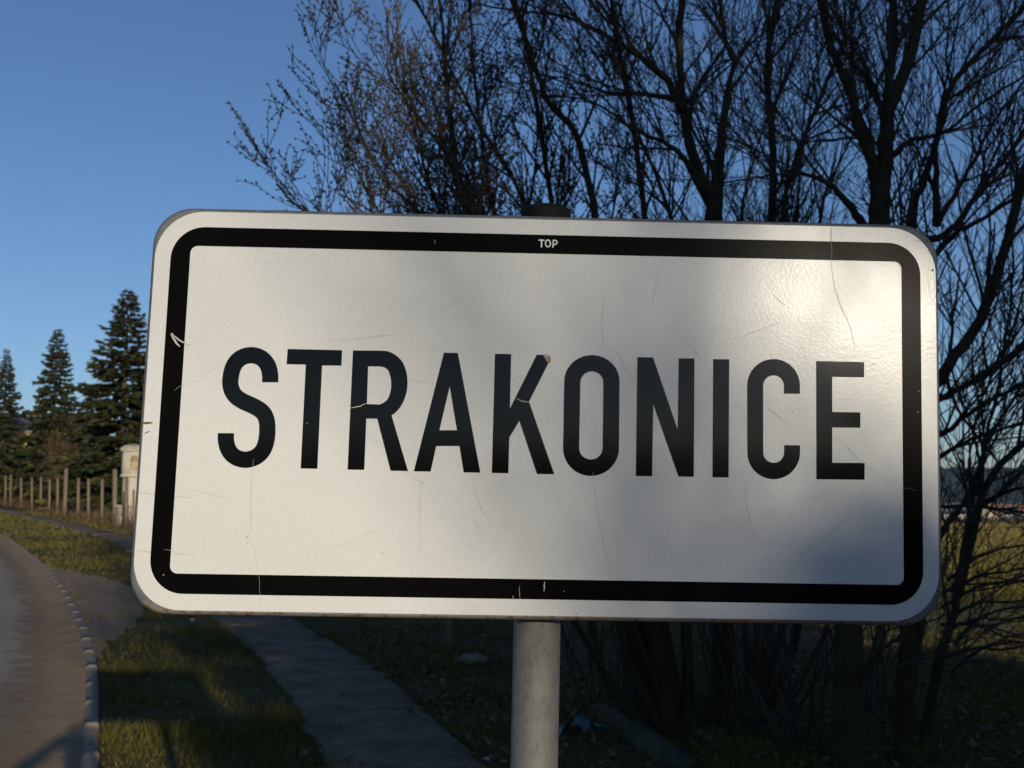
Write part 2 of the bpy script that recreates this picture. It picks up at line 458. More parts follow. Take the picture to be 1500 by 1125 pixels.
M_line = mat('hairline crack', (0.36, 0.35, 0.33), 0.7)
M_scuff = mat('scuff', (0.42, 0.41, 0.38), 0.6)
M_rust = mat('rust spot', (0.19, 0.085, 0.03), 0.85, noise=(0.06, 0.025, 0.012), scale=300)
M_peel = mat('peeled film', (0.42, 0.36, 0.29), 0.85, noise=(0.25, 0.15, 0.08), scale=220)

def loops_mesh(name, loops, mtl, parent, front=True, back=True, smooth=False):
    """loops: list of (outline Nx2 already skewed, n) joined in a sleeve"""
    me = bpy.data.meshes.new(name); bm = bmesh.new(); vl = []
    for o_, n in loops: vl.append([bm.verts.new(loc3(p, n)) for p in o_])
    k = len(vl[0])
    for a_, b_ in zip(vl, vl[1:]):
        for t in range(k): bm.faces.new((a_[t], a_[(t+1) % k], b_[(t+1) % k], b_[t]))
    if front: bm.faces.new(vl[0])
    if back: bm.faces.new(vl[-1][::-1])
    bmesh.ops.recalc_face_normals(bm, faces=bm.faces)
    bm.to_mesh(me); bm.free()
    if smooth: me.polygons.foreach_set('use_smooth', np.ones(len(me.polygons), bool))
    return link(name, me, mtl, parent)
def sk(arr): return np.array([skew(*p) for p in arr])

# formed metal tray behind the film
W0, H0 = 1.0105, 0.5115
tray = []
for ins, n in ((0.0075, 0.0), (0.0035, -0.0006), (0.0012, -0.0026), (0.0, -0.006), (0.0, -0.017), (0.0015, -0.0185), (0.014, -0.0185), (0.014, -0.0172), (0.0025, -0.0172), (0.0025, -0.004)):
    tray.append((sk(rrect(W0 - 2*ins, H0 - 2*ins, 0.049 - min(ins, .012) * .8, 12)), n))
panel = loops_mesh('panel', tray, M_galv, sign)
me = panel.data; me.materials.append(M_rustrim)
for p_ in me.polygons:                                   # the lower fold has rusted
    c = p_.center
    if c.z - PANEL_H < -H0/2 + 0.012 and c.y > 0.0003 and abs(c.x) < 0.52: p_.material_index = 1
bm = bmesh.new(); bm.from_mesh(me)
for e_ in bm.edges: e_.smooth = True
bm.to_mesh(me); bm.free()
face = loops_mesh('face_film', [(sk(rrect(1.0, 0.5, 0.060, 14)), 0.0009), (sk(rrect(1.0, 0.5, 0.060, 14)), 0.0001)], M_face, panel)
tag(face, 'scratched silvery white reflective film')
# black border
me = bpy.data.meshes.new('border'); bm = bmesh.new()
o1, i1 = sk(rrect(0.96, 0.46, 0.042, 14)), sk(rrect(0.911, 0.411, 0.0095, 14))
rows = [[bm.verts.new(loc3(p, n)) for p in L] for L, n in ((o1, .0010), (o1, .0013), (i1, .0013), (i1, .0010))]
for a_, b_ in zip(rows, rows[1:]):
    for t in range(len(o1)): bm.faces.new((a_[t], a_[(t+1) % len(o1)], b_[(t+1) % len(o1)], b_[t]))
bmesh.ops.recalc_face_normals(bm, faces=bm.faces); bm.to_mesh(me); bm.free()
link('border', me, M_border, panel)

def flat_shape(name, splines, mtl, n0, thick=0.0003, parent=None):
    """filled outline (with holes) lying on the face"""
    cu = bpy.data.curves.new(name, 'CURVE'); cu.dimensions = '2D'; cu.fill_mode = 'BOTH'; cu.extrude = thick / 2
    for sp in splines:
        s_ = cu.splines.new('POLY'); s_.points.add(len(sp) - 1); s_.use_cyclic_u = True
        for pt, c in zip(s_.points, sp): pt.co = (c[0], c[1], 0, 1)
    tmp = bpy.data.objects.new(name, cu); COL.objects.link(tmp)
    dg = bpy.context.evaluated_depsgraph_get()
    me = bpy.data.meshes.new_from_object(tmp.evaluated_get(dg))
    bpy.data.objects.remove(tmp); bpy.data.curves.remove(cu)
    me.name = name; me.materials.clear()
    for v in me.vertices:
        x, y, z = v.co; v.co = loc3((x, y), n0 + thick / 2 + z)
    me.update()
    return link(name, me, mtl, parent or panel)
def zp(pts, ox, oy, k=5.625): return [onface(ox + x / k, oy + y / k) for x, y in pts]
def arc(cx, cy, rx, ry, a0, a1, n=18): return [(cx + rx * math.cos(R(t)), cy - ry * math.sin(R(t))) for t in np.linspace(a0, a1, n)]
def stroke(pts, w, n=6, curve=True):
    c = catmull(pts, n) if curve else np.array(pts, float)
    d_ = np.gradient(c, axis=0); d_ /= np.linalg.norm(d_, axis=1)[:, None]
    nn_ = np.stack([-d_[:, 1], d_[:, 0]], 1) * w / 2
    return np.vstack([c + nn_, (c - nn_)[::-1]]).tolist()

S_c = [(484,338),(483,270),(462,195),(408,137),(328,115),(243,138),(183,205),(157,310),(163,388),(196,448),(255,492),(350,536),(418,580),(452,640),(461,715),(455,805),(428,890),(370,950),(285,976),(200,955),(145,900),(121,825),(120,757)]
bowl_o = catmull([(330,78),(385,84),(445,112),(500,165),(533,240),(546,330),(537,425),(505,512),(460,575),(415,612)], 5).tolist()
bowl_i = catmull([(300,207),(345,212),(385,238),(407,300),(412,365),(402,430),(375,485),(325,518),(285,520)], 5).tolist()
LET = [
 ('S', 310, 500, [stroke(S_c, 134)]),
 ('T', 410, 500, [[(66,64),(514,74),(508,201),(349,199),(310,1050),(173,1047),(215,192),(57,189)]]),
 ('R', 500, 500, [[(97,76)] + bowl_o + [(550,1069),(407,1066),(297,638),(207,637),(190,1059),(53,1057)], [(222,207)] + bowl_i + [(212,518)]]),
 ('A', 600, 500, [[(283,95),(398,97),(583,1082),(446,1080),(412,863),(220,863),(174,1073),(36,1071)], [(331,372),(391,733),(246,733)]]),
 ('K', 710, 500, [[(85,104),(218,106),(208,555),(428,112),(483,113),(497,140),(512,163),(525,180),(365,498),(573,1095),(431,1093),(286,655),(203,793),(195,1087),(59,1084)]]),
 ('O', 810, 510, [arc(320,275,228,217,0,180) + arc(313,825,230,228,180,360), arc(320,283,95,90,0,180) + arc(312,825,97,92,180,360)]),
 ('N', 920, 510, [[(76,75),(205,78),(408,672),(416,85),(546,86),(540,1060),(414,1058),(207,463),(197,1055),(63,1053)]]),
 ('I', 920, 510, [[(700,91),(832,93),(827,1066),(694,1063)]]),
 ('C', 1080, 515, [[(514,349)] + arc(297,280,217,218,0,180) + arc(298,832,217,220,180,360) + [(515,773),(385,771)] + arc(298,832,86,85,360,180) + arc(297,283,86,86,180,0) + [(383,347)]]),
 ('E', 1080, 515, [[(648,79),(1043,88),(1042,213),(780,209),(780,498),(1012,502),(1011,628),(780,626),(780,917),(1047,918),(1046,1056),(650,1052)]]),
]
for ch, ox, oy, sp in LET:
    o = flat_shape('letter', [zp(s_, ox, oy) for s_ in sp], M_black, 0.0010)
    o['label'] = 'black capital letter ' + ch
M_white = mat('white print', (0.62, 0.61, 0.60), 0.5)
tops = [('T', [stroke([(613,651),(718,654)], 25, curve=False), stroke([(669,655),(662,786)], 25, curve=False)]),
        ('O', [arc(782,712,57,74,0,359,28), arc(782,712,33,50,0,359,28)]),
        ('P', [stroke([(882,645),(872,788)], 25, curve=False), stroke([(882,658),(915,657),(943,672),(951,694),(940,718),(912,731),(876,730)], 23)])]
for ch, sp in tops:
    if ch == 'O': o = flat_shape('small_letter', [zp(s_, 740, 300, 12.5) for s_ in sp], M_white, 0.0014, 0.0002)
    else:
        o = flat_shape('small_letter', [zp(sp[0], 740, 300, 12.5)], M_white, 0.0014, 0.0002)
        o2 = flat_shape('small_letter', [zp(sp[1], 740, 300, 12.5)], M_white, 0.00141, 0.0002)
        bm = bmesh.new(); bm.from_mesh(o.data); bm.from_mesh(o2.data); bm.to_mesh(o.data); bm.free()
        m_ = o2.data; bpy.data.objects.remove(o2); bpy.data.meshes.remove(m_)
    o['label'] = 'small white letter ' + ch

def mark(name, pts, w, mtl, n0=0.00135, jit=0.35):
    c = np.array(pts, float)
    c = catmull(c, 5) if len(c) > 2 else np.array([c[0] + (c[1] - c[0]) * t for t in np.linspace(0, 1, 6)])
    c[1:-1] += rng.normal(0, jit, c[1:-1].shape)
    n = len(c); ww = w * (0.35 + 0.65 * np.sin(np.linspace(0.15, math.pi - 0.15, n)))
    d_ = np.gradient(c, axis=0); d_ /= np.linalg.norm(d_, axis=1)[:, None] + 1e-9
    s_ = np.stack([-d_[:, 1], d_[:, 0]], 1) * ww[:, None] / 2
    L = [loc3(onface(*p), n0) for p in c + s_]; Rr = [loc3(onface(*p), n0) for p in c - s_]
    a = Acc(); a.add(L + Rr, [(t, t + 1, n + t + 1, n + t) for t in range(n - 1)])
    return a.build(name, mtl, panel)
cracks = [[(329,531),(305,546),(294,556),(266,565)], [(372,672),(369,705),(368,745),(367,775),(361,790)], [(361,785),(372,805),(380,850),(380,893)],
          [(886,432),(882,460),(883,520)], [(883,510),(905,518),(918,545),(932,566)], [(967,395),(960,420),(955,445)], [(972,474),(1005,500),(1022,520),(1031,530),(1044,529)],
          [(1075,498),(1110,484),(1145,472)], [(1217,333),(1218,395),(1228,440),(1243,474),(1250,500),(1252,512)], [(1220,637),(1245,660),(1262,678),(1290,698),(1320,712),(1342,719)],
          [(1266,720),(1242,752),(1238,757),(1205,790),(1182,808),(1168,825),(1159,841)], [(1098,700),(1092,730),(1105,780),(1126,806)], [(868,690),(872,730),(882,790),(895,845)],
          [(618,700),(615,745),(616,790),(613,812)], [(540,640),(560,650)], [(590,690),(612,703),(620,708),(624,692)], [(598,556),(612,558),(636,563)],
          [(467,500),(520,497),(560,492),(590,493)], [(630,520),(645,508),(664,492)], [(748,555),(762,562)], [(693,700),(702,738),(718,765)], [(690,750),(712,795)],
          [(485,808),(520,790),(560,772)], [(1015,782),(1045,772),(1070,760)], [(1068,600),(1080,595),(1095,588)], [(1122,595),(1140,610),(1152,620)], [(640,460),(655,450),(670,438)],
          [(282,718),(310,724),(345,733)], [(1132,432),(1150,448)], [(255,572),(266,565)]]
for c in cracks: mark('crack', c, random.uniform(0.35, 0.6), M_line)
for c, w in (([(252,488),(262,498),(279,506)], 2.2), ([(251,489),(257,500),(264,508)], 3.0), ([(798,852),(797,858),(797,866)], 1.7), ([(761,858),(761,868),(762,876)], 0.6),
             ([(751,872),(752,878)], 0.6), ([(514,598),(524,596),(538,591)], 1.3), ([(735,585),(747,585),(775,588)], 0.0), ([(757,584),(766,588),(775,589)], 1.2), ([(1218,335),(1217,350),(1218,378)], 0.6),
             ([(637,352),(637,358)], 0.6), ([(241,805),(262,808)], 0.4)):
    if w: mark('scuff', c, w, M_scuff, 0.0016)
for c, w, m_ in (([(209,619),(214,620),(224,619)], 3.2, M_rust), ([(212,635),(220,632)], 1.5, M_rust), ([(205,626),(210,622)], 1.6, M_rust), ([(201,721),(212,722),(240,726)], 0.6, M_peel), ([(245,728),(260,728),(280,729)], 0.5, M_peel),
                 ([(198,806),(225,809),(245,810)], 0.45, M_rust), ([(252,810),(264,811),(282,812)], 0.5, M_peel), ([(796,521),(802,524),(806,531)], 7.0, M_peel)):
    mark('rust_mark', c, w, m_, 0.00125)
dots = [(1366,396,4),(1344,353,2.5),(1328,347,2.2),(1160,604,3),(1279,533,2.2),(1168,826,3),(1171,809,2.4),(362,786,3),(363,795,2.4),(367,752,2.4),(240,842,2),(826,866,1.7),(1344,604,1.6),(1345,573,1.8),(1321,888,2),
        (768,890,1.8),(844,899,2.2),(809,903,3),(590,902,2.5),(1110,886,2),(540,380,1.5),(700,405,1.6),(560,810,1.8),(450,620,1.5),(940,430,1.5),(620,708,2.6),(1080,640,1.6),(403,893,2)]
for x, y, dd_ in dots:
    th = np.linspace(0, 2 * math.pi, 7)[:-1]
    v = [loc3(onface(x + dd_/2 * math.cos(t) * random.uniform(.7, 1.2), y + dd_/2 * math.sin(t) * random.uniform(.7, 1.2)), 0.0015) for t in th]
    a = Acc(); a.add(v, [(0,1,2,3),(0,3,4,5)]); a.build('speck', random.choice([M_line, M_rust, M_scuff]) if y > 400 else M_line, panel)

# stiffening rails, clamps and post behind the panel
POST_R, POST_Y = 0.0302, 0.0185 + 0.012 + 0.0302
for dz in (-0.16, 0.16):
    a = Acc(); a.box((-0.46, 0.0045, PANEL_H + dz - 0.018), (0.46, 0.030, PANEL_H + dz + 0.018)); a.build('rail', M_galv, panel)
    a = Acc(); th = np.linspace(0, 2 * math.pi, 25)
    for r_, h_ in ((0.0335, 0.018),):
        prof = [(POST_R + 0.0004, -h_), (r_, -h_), (r_, h_), (POST_R + 0.0004, h_), (POST_R + 0.0004, -h_)]
        lathe(a, prof, 24, (0.0 + POST_DX if False else 0.0, POST_Y, PANEL_H + dz))
    a.box((-0.06, POST_Y - 0.006, PANEL_H + dz - 0.015), (-0.0336, POST_Y + 0.006, PANEL_H + dz + 0.015))
    a.box((0.0336, POST_Y - 0.006, PANEL_H + dz - 0.015), (0.06, POST_Y + 0.006, PANEL_H + dz + 0.015))
    cl = a.build('clamp', M_galv, sign); cl.location = (0, 0, 0)
postx = -0.0
a = Acc(); lathe(a, [(0.0005, -0.35), (POST_R, -0.35), (POST_R, PANEL_H + 0.258), (0.0005, PANEL_H + 0.258)], 40, (postx, POST_Y, 0)); po = a.build('post', M_post, sign, smooth=False)
bm = bmesh.new(); bm.from_mesh(po.data)
for f in bm.faces: f.smooth = abs(f.normal.z) < 0.5
bm.to_mesh(po.data); bm.free()
a = Acc(); lathe(a, [(POST_R + .0005, 0.225), (0.0335, 0.225), (0.0335, 0.2755), (0.0325, 0.279), (0.029, 0.2815), (0.015, 0.283), (0.0004, 0.2835)], 36, (postx, POST_Y, PANEL_H))
a.build('post_cap', M_cap, sign, smooth=True)

# ------------------------------------------------------------------ trees
class Wood:
    def __init__(s): s.trunk = Acc(); s.twig = Acc(); s.cat = Acc()
    def add(s, pts, rad):
        r = float(np.max(rad))
        if r > 0.018: s.trunk.tube(pts, rad, 8 if r > 0.05 else 6)
        else: s.twig.tube(pts, rad, 4 if r > 0.006 else 3, cap=False)

def catkins(acc, pts, step, ln, wd, rg):
    d_ = np.r_[0, np.cumsum(np.linalg.norm(np.diff(pts, axis=0), axis=1))]
    ss = np.arange(step * .6, d_[-1] + step * .3, step)
    if len(ss) == 0: return
    side = 1
    for s_ in ss:
        s_ = min(s_ + rg.normal(0, step * .15), d_[-1])
        p = np.array([np.interp(s_, d_, pts[:, i]) for i in range(3)])
        k = min(np.searchsorted(d_, s_), len(pts) - 1); k = max(k, 1)
        ax = pts[k] - pts[k-1]; ax /= np.linalg.norm(ax) + 1e-9
        o = rg.normal(size=3); o -= ax * (o @ ax); o /= np.linalg.norm(o) + 1e-9
        dr = ax * 0.8 + o * 0.6; dr /= np.linalg.norm(dr)
        L = ln * rg.uniform(.6, 1.25); w = wd * rg.uniform(.7, 1.2)
        u = np.cross(dr, o); u /= np.linalg.norm(u) + 1e-9; w2 = np.cross(dr, u)
        b0 = p + o * 0.002
        ring = [b0 + dr * L * .42 + (u * math.cos(t) + w2 * math.sin(t)) * w for t in (0, 1.571, 3.142, 4.712)]
        acc.add(np.vstack([b0, ring, b0 + dr * L]), None, [(0,2,1),(0,3,2),(0,4,3),(0,1,4),(5,1,2),(5,2,3),(5,3,4),(5,4,1)])

def grow(W, p, d, L, r, lev, rg, o):
    n = max(4, int(L / 0.09) if lev > 1 else int(L / 0.12)); n = min(n, 9)
    st = L / n; pts = [np.array(p)]; dv = np.array(d, float)
    for _ in range(n):
        dv = dv + rg.normal(0, o['wig'], 3) + np.array([0, 0, o['up']]) * (st / 0.12); dv /= np.linalg.norm(dv)
        pts.append(pts[-1] + dv * st)
    pts = np.array(pts)
    rad = np.maximum(r * np.linspace(1, 0.38, n + 1), o.get('rmin', 0.0) * np.linspace(1, .6, n + 1))
    W.add(pts, rad)
    if lev >= o['max'] or L < o['minL']:
        if o.get('cat'):
            catkins(W.cat, pts, o['cstep'], o['clen'], o['cwid'], rg)
        return
    if o.get('cat') and lev >= 2: catkins(W.cat, pts[n//2:], o['cstep'], o['clen'], o['cwid'], rg)
    branch_off(W, pts, rad, L, lev + 1, rg, o, 0.18)

def branch_off(W, pts, rad, L, lev, rg, o, t0, t1=1.0, lenf=None):
    d_ = np.r_[0, np.cumsum(np.linalg.norm(np.diff(pts, axis=0), axis=1))]
    n = max(1, int(rg.poisson(d_[-1] * (t1 - t0) * o['dens'][lev - 1])))
    for t in np.sort(rg.uniform(t0, t1, n)):
        s_ = t * d_[-1]; k = min(max(np.searchsorted(d_, s_), 1), len(pts) - 1)
        p = np.array([np.interp(s_, d_, pts[:, i]) for i in range(3)])
        ax = pts[k] - pts[k-1]; ax /= np.linalg.norm(ax) + 1e-9
        q = rg.normal(size=3); q -= ax * (q @ ax); q /= np.linalg.norm(q) + 1e-9
        an = rg.uniform(*o['ang'])
        nd = ax * math.cos(an) + q * math.sin(an) + np.array([0, 0, o['lift']]); nd /= np.linalg.norm(nd)
        l2 = (o['len'][lev - 1] if lenf is None else lenf) * rg.uniform(.45, 1.15) * (1.1 - 0.5 * t)
        r2 = min(float(np.interp(s_, d_, rad)) * 0.6, o['rad'][lev - 1] * rg.uniform(.75, 1.2))
        grow(W, p, nd, l2, r2, lev, rg, o)

def limb(W, px, Y0, Y1, r0, r1, rg, o, t0=0.3, base=None, wob=0.0):
    """main limb through points seen in the photograph, leaning from depth Y0 to Y1; px radii"""
    n = len(px); ys = np.linspace(Y0, Y1, n)
    pts = np.array([P(x, y, Yd) for (x, y), Yd in zip(px, ys)])
    if base is not None: pts = np.vstack([base, pts])
    c = catmull(pts, 6)
    c[1:-1] += rg.normal(0, 0.0035, c[1:-1].shape)
    if px[-1][1] > -15 and px[-1][0] < 1500: r1 = min(r1, 1.4)
    rad = (r1 + (r0 - r1) * (1 - np.linspace(0, 1, len(c))) ** 2.2) * np.interp(np.linspace(0, 1, len(c)), np.linspace(0, 1, n), ys) / FPX
    W.add(c, rad)
    branch_off(W, c, rad, 1, 1, rg, o, t0)
    return c

def finish(W, name, label, cat, loc, group=None, mats=None):
    mats = mats or (M_bark, M_twig)
    rt = empty(name, loc); tag(rt, label, cat, group)
    off = (-loc[0], -loc[1], -loc[2])
    if W.trunk.n: W.trunk.build('trunk', mats[0], rt, smooth=True, loc=off)
    if W.twig.n: tag(W.twig.build('twigs', mats[1], rt, loc=off), kind='stuff')
    if W.cat.n: tag(W.cat.build('catkins', M_catkin, rt, smooth=True, loc=off), 'pale budding catkins along the twigs', kind='stuff')
    return rt

oW = dict(rmin=0.0034, wig=0.075, up=0.075, max=3, minL=0.14, cat=True, cstep=0.055, clen=0.027, cwid=0.0086, dens=(9.0, 8.0, 7.0), len=(0.95, 0.55, 0.30), rad=(0.012, 0.0065, 0.0042), ang=(0.35, 0.95), lift=0.25)
oB = dict(rmin=0.0032, wig=0.085, up=0.05, max=3, minL=0.14, cat=False, dens=(7.0, 8.0, 7.0), len=(1.30, 0.72, 0.36), rad=(0.013, 0.0068, 0.004), ang=(0.35, 0.9), lift=0.25)
oB2 = dict(oB, cat=True, cstep=0.10, clen=0.018, cwid=0.0055, dens=(8.0, 8.0, 7.0))

rg = np.random.default_rng(21)
W = Wood(); YB = 7.7
b = P(985, 1098, YB); b[2] = gz(b[0], b[1]) - 0.05
wl = [([(978,1085),(925,985),(902,900),(800,600),(700,320),(658,234),(610,168),(585,135),(565,95)], 7.7, 7.2, 15, 3),
      ([(700,330),(676,280),(659,160),(650,60),(640,-40)], 7.3, 7.5, 7, 2.5),
      ([(960,1080),(890,1000),(866,905),(780,640),(640,350),(560,260),(525,190),(490,120)], 7.7, 6.8, 12, 2),
      ([(960,1085),(870,960),(640,560),(480,350),(450,315),(425,292),(405,270)], 7.7, 6.9, 8, 1.6),
      ([(985,1090),(965,960),(952,900),(930,700),(885,420),(872,320),(845,200),(805,150),(770,60),(740,-30)], 7.7, 7.9, 20, 4),
      ([(1004,1085),(1006,905),(1000,700),(960,450),(945,320),(930,200),(905,60),(890,-40)], 7.8, 8.4, 12, 4),
      ([(995,1090),(900,850),(760,520),(640,420),(560,340),(510,290),(485,250)], 7.7, 7.0, 9, 1.8),
      ([(995,1090),(940,800),(820,480),(770,300),(700,180),(640,60),(600,-20)], 7.8, 8.2, 11, 2.4),
      ([(1000,1090),(960,860),(860,520),(815,330),(790,180),(765,40),(740,-60)], 7.8, 8.6, 12, 3),
      ([(1000,1090),(900,800),(720,480),(620,330),(585,260),(560,220)], 7.8, 7.9, 9, 1.8),
      ([(990,1090),(860,820),(660,470),(560,320),(525,255),(500,200)], 7.7, 7.5, 8, 1.6),
      ([(990,1090),(880,800),(700,430),(640,300),(610,200),(590,110),(580,40)], 7.8, 7.4, 9, 1.8),
      ([(990,1090),(900,780),(760,420),(720,290),(700,160),(690,40),(690,-40)], 7.8, 7.6, 10, 2.2),
      ([(990,1090),(850,800),(600,460),(500,350),(470,330),(440,300)], 7.7, 7.3, 7, 1.5),
      ([(990,1090),(870,790),(700,500),(610,380),(550,315),(500,285)], 7.8, 8.3, 7, 1.5),
      ([(990,1090),(880,760),(760,500),(690,380),(640,300),(600,250)], 7.9, 8.6, 8, 1.5),
      ([(990,1090),(900,760),(800,500),(750,380),(700,290),(670,220),(660,150)], 7.9, 8.8, 8, 1.5)]
for px, y0, y1, r0, r1 in wl:
    limb(W, px, y0, y1, r0, r1, rg, oW, t0=0.5 if len(px) > 5 else 0.1, base=b if px[0][1] > 1000 else None)
finish(W, 'willow_tree', 'many-stemmed pussy willow full of pale catkins spreading behind the town sign', 'tree', tuple(b))

# willow's neighbour: the strong forked stem rising over the middle of the sign
rg = np.random.default_rng(33); W = Wood()
b = P(1052, 1098, 8.3); b[2] = gz(b[0], b[1]) - 0.05
limb(W, [(1050,1085),(1060,905),(1062,600),(1046,320),(1028,265),(1010,210),(1003,170),(998,120),(996,50),(1002,-40)], 8.3, 8.1, 22, 6, rg, oB2, 0.5, b)
limb(W, [(1002,165),(970,110),(900,60),(830,25),(750,15),(690,5)], 8.15, 7.6, 8, 2, rg, oB2, 0.05)
limb(W, [(990,146),(940,137),(890,135),(840,118),(790,110)], 8.15, 7.8, 5, 1.5, rg, oB2, 0.05)
limb(W, [(1044,330),(1052,250),(1062,160),(1078,90),(1118,48),(1160,10)], 8.2, 8.8, 15, 5, rg, oB2, 0.1)
limb(W, [(1078,92),(1060,50),(1055,-30)], 8.6, 8.8, 6, 3, rg, oB2, 0.1)
limb(W, [(1008,172),(1025,120),(1055,80),(1062,60)], 8.1, 8.4, 5, 2.5, rg, oB2, 0.1)
limb(W, [(1035,285),(990,220),(930,190),(870,150),(800,140)], 8.2, 7.7, 6, 1.6, rg, oB2, 0.1)
limb(W, [(1060,905),(1040,600),(1000,400),(960,250),(900,160),(850,120)], 8.3, 8.8, 9, 2, rg, oB2, 0.45)
finish(W, 'forked_tree', 'dark bare tree forking above the middle of the town sign', 'tree', tuple(b), mats=(M_bark2, M_twig2))

rg = np.random.default_rng(44); W = Wood()
b = P(1092, 1098, 8.8); b[2] = gz(b[0], b[1]) - 0.05
limb(W, [(1095,1085),(1128,905),(1130,600),(1131,330),(1132,220),(1124,120),(1130,40),(1150,-30)], 8.8, 9.0, 12, 5, rg, oB, 0.5, b)
limb(W, [(1100,1085),(1170,905),(1160,600),(1149,330),(1160,250),(1195,160),(1240,50),(1260,-20)], 8.8, 9.4, 9, 3, rg, oB, 0.5, b)
limb(W, [(1098,1085),(1110,905),(1150,600),(1166,330),(1172,250),(1180,150),(1210,60)], 8.8, 9.8, 8, 3, rg, oB, 0.5, b)
limb(W, [(1095,1085),(1150,900),(1185,600),(1202,325),(1220,260),(1262,170),(1300,90)], 8.8, 9.2, 9, 3, rg, oB, 0.5, b)
limb(W, [(1100,1085),(1090,905),(1080,600),(1085,330),(1100,250),(1120,180),(1160,100)], 8.8, 9.9, 7, 2.5, rg, oB, 0.5, b)
finish(W, 'slender_stem_tree', 'clump of slender straight bare stems between the forked tree and the thick trunk', 'tree', tuple(b), mats=(M_bark2, M_twig2))

rg = np.random.default_rng(55); W = Wood()
b = P(1243, 1180, 6.6); b[2] = gz(b[0], b[1]) - 0.05
limb(W, [(1243,1125),(1243,920),(1258,600),(1286,330),(1296,240),(1301,170),(1330,90),(1350,0),(1356,-60)], 6.6, 6.9, 28, 9, rg, oB, 0.52, b)
limb(W, [(1284,330),(1282,255),(1258,180),(1240,120),(1215,60),(1198,-30)], 6.8, 6.6, 12, 6, rg, oB, 0.1)
limb(W, [(1296,215),(1300,150),(1308,70),(1308,-40)], 6.85, 7.2, 11, 6, rg, oB, 0.1)
limb(W, [(1296,175),(1275,120),(1245,85),(1262,40),(1250,-10)], 6.85, 6.5, 7, 3.5, rg, oB, 0.1)
limb(W, [(1268,335),(1240,295),(1200,262),(1150,254),(1100,262),(1060,268)], 6.8, 6.3, 8, 2, rg, oB, 0.15)
limb(W, [(1300,235),(1335,205),(1380,195),(1440,150),(1500,110)], 6.85, 6.6, 6, 2, rg, oB, 0.1)
limb(W, [(1290,240),(1262,205),(1200,207),(1150,205)], 6.85, 6.6, 4, 1.6, rg, oB, 0.1)
limb(W, [(1246,1010),(1290,955),(1345,918),(1400,895)], 6.6, 6.2, 5, 2, rg, oB, 0.2)
limb(W, [(1246,1015),(1300,985),(1350,960),(1420,930)], 6.6, 6.9, 4, 1.5, rg, oB, 0.2)
finish(W, 'thick_trunk_tree', 'bare tree with the thickest single trunk, standing right of the sign post', 'tree', tuple(b), mats=(M_bark2, M_twig2))

rg = np.random.default_rng(66); W = Wood()
b = P(1318, 1150, 7.0); b[2] = gz(b[0], b[1]) - 0.05
limb(W, [(1322,1110),(1332,980),(1345,905),(1335,650),(1336,330),(1352,270),(1372,205),(1392,130),(1431,82),(1482,30),(1520,-20)], 7.0, 7.4, 15, 4, rg, oB, 0.45, b)
limb(W, [(1322,1110),(1330,900),(1350,620),(1381,548),(1436,467),(1471,367),(1487,307),(1510,220)], 7.0, 6.7, 15, 7, rg, oB, 0.45, b)
limb(W, [(1372,330),(1371,250),(1374,180),(1390,100),(1405,20)], 7.2, 7.7, 7, 3, rg, oB, 0.1)
limb(W, [(1345,360),(1400,330),(1440,270),(1485,215),(1530,150)], 7.2, 7.6, 7, 3, rg, oB, 0.1)
limb(W, [(1340,420),(1390,350),(1440,320),(1510,275)], 7.1, 6.7, 6, 3, rg, oB, 0.1)
limb(W, [(1340,650),(1385,632),(1440,592),(1510,560)], 7.0, 6.6, 6, 3, rg, oB, 0.15)
limb(W, [(1340,600),(1385,580),(1420,562),(1470,530),(1520,490)], 7.0, 7.5, 7, 4, rg, oB, 0.15)
limb(W, [(1345,690),(1385,664),(1430,640),(1500,620)], 7.0, 6.6, 5, 2.5, rg, oB, 0.15)
limb(W, [(1384,552),(1408,608),(1455,668),(1475,720)], 6.9, 7.1, 4, 2, rg, oB, 0.1)
limb(W, [(1372,330),(1420,250),(1455,180),(1500,120)], 7.2, 7.6, 5, 2, rg, oB, 0.1)
finish(W, 'leaning_tree', 'bare tree whose thick limb leans out from behind the sign edge to the upper right', 'tree', tuple(b), mats=(M_bark2, M_twig2))

rg = np.random.default_rng(77); W = Wood()
b = P(1352, 1150, 7.6); b[2] = gz(b[0], b[1]) - 0.05
limb(W, [(1352,1110),(1372,980),(1396,905),(1409,820),(1424,738),(1446,640),(1470,520),(1484,400),(1481,330),(1490,250)], 7.6, 7.3, 11, 4, rg, oB, 0.2, b)
limb(W, [(1402,870),(1420,800),(1436,735),(1462,685),(1510,640)], 7.6, 7.2, 9, 5, rg, oB, 0.15)
limb(W, [(1330,860),(1385,772),(1412,735),(1428,700),(1450,640),(1500,560)], 7.6, 7.3, 6, 2.5, rg, oB, 0.4)
limb(W, [(1424,738),(1420,690),(1424,640)], 7.5, 7.6, 3.5, 2, rg, oB, 0.1)
limb(W, [(1440,740),(1470,722),(1515,712)], 7.5, 7.2, 5, 2.5, rg, oB, 0.1)
limb(W, [(1380,742),(1440,742),(1510,752)], 7.6, 7.2, 3, 2, rg, oB, 0.1)
for (y0, y1) in ((905, 880), (925, 905), (945, 890), (965, 950), (890, 850), (870, 835), (915, 930), (850, 800), (985, 940)):
    limb(W, [(1390 + rg.uniform(-12, 8), y0), (1430, (y0 + y1)/2 - 8), (1475, y1 + 2), (1530, y1 - rg.uniform(0, 20))], 7.6, 7.2 + rg.uniform(-.4, .6), 3.2, 1.6, rg, dict(oB, up=0.0, lift=0.05, dens=(3.5, 5.0, 5.0)), 0.1)
finish(W, 'low_branching_tree', 'thin dark tree with low spreading twigs in front of the sunlit field', 'tree', tuple(b), mats=(M_bark2, M_twig2))

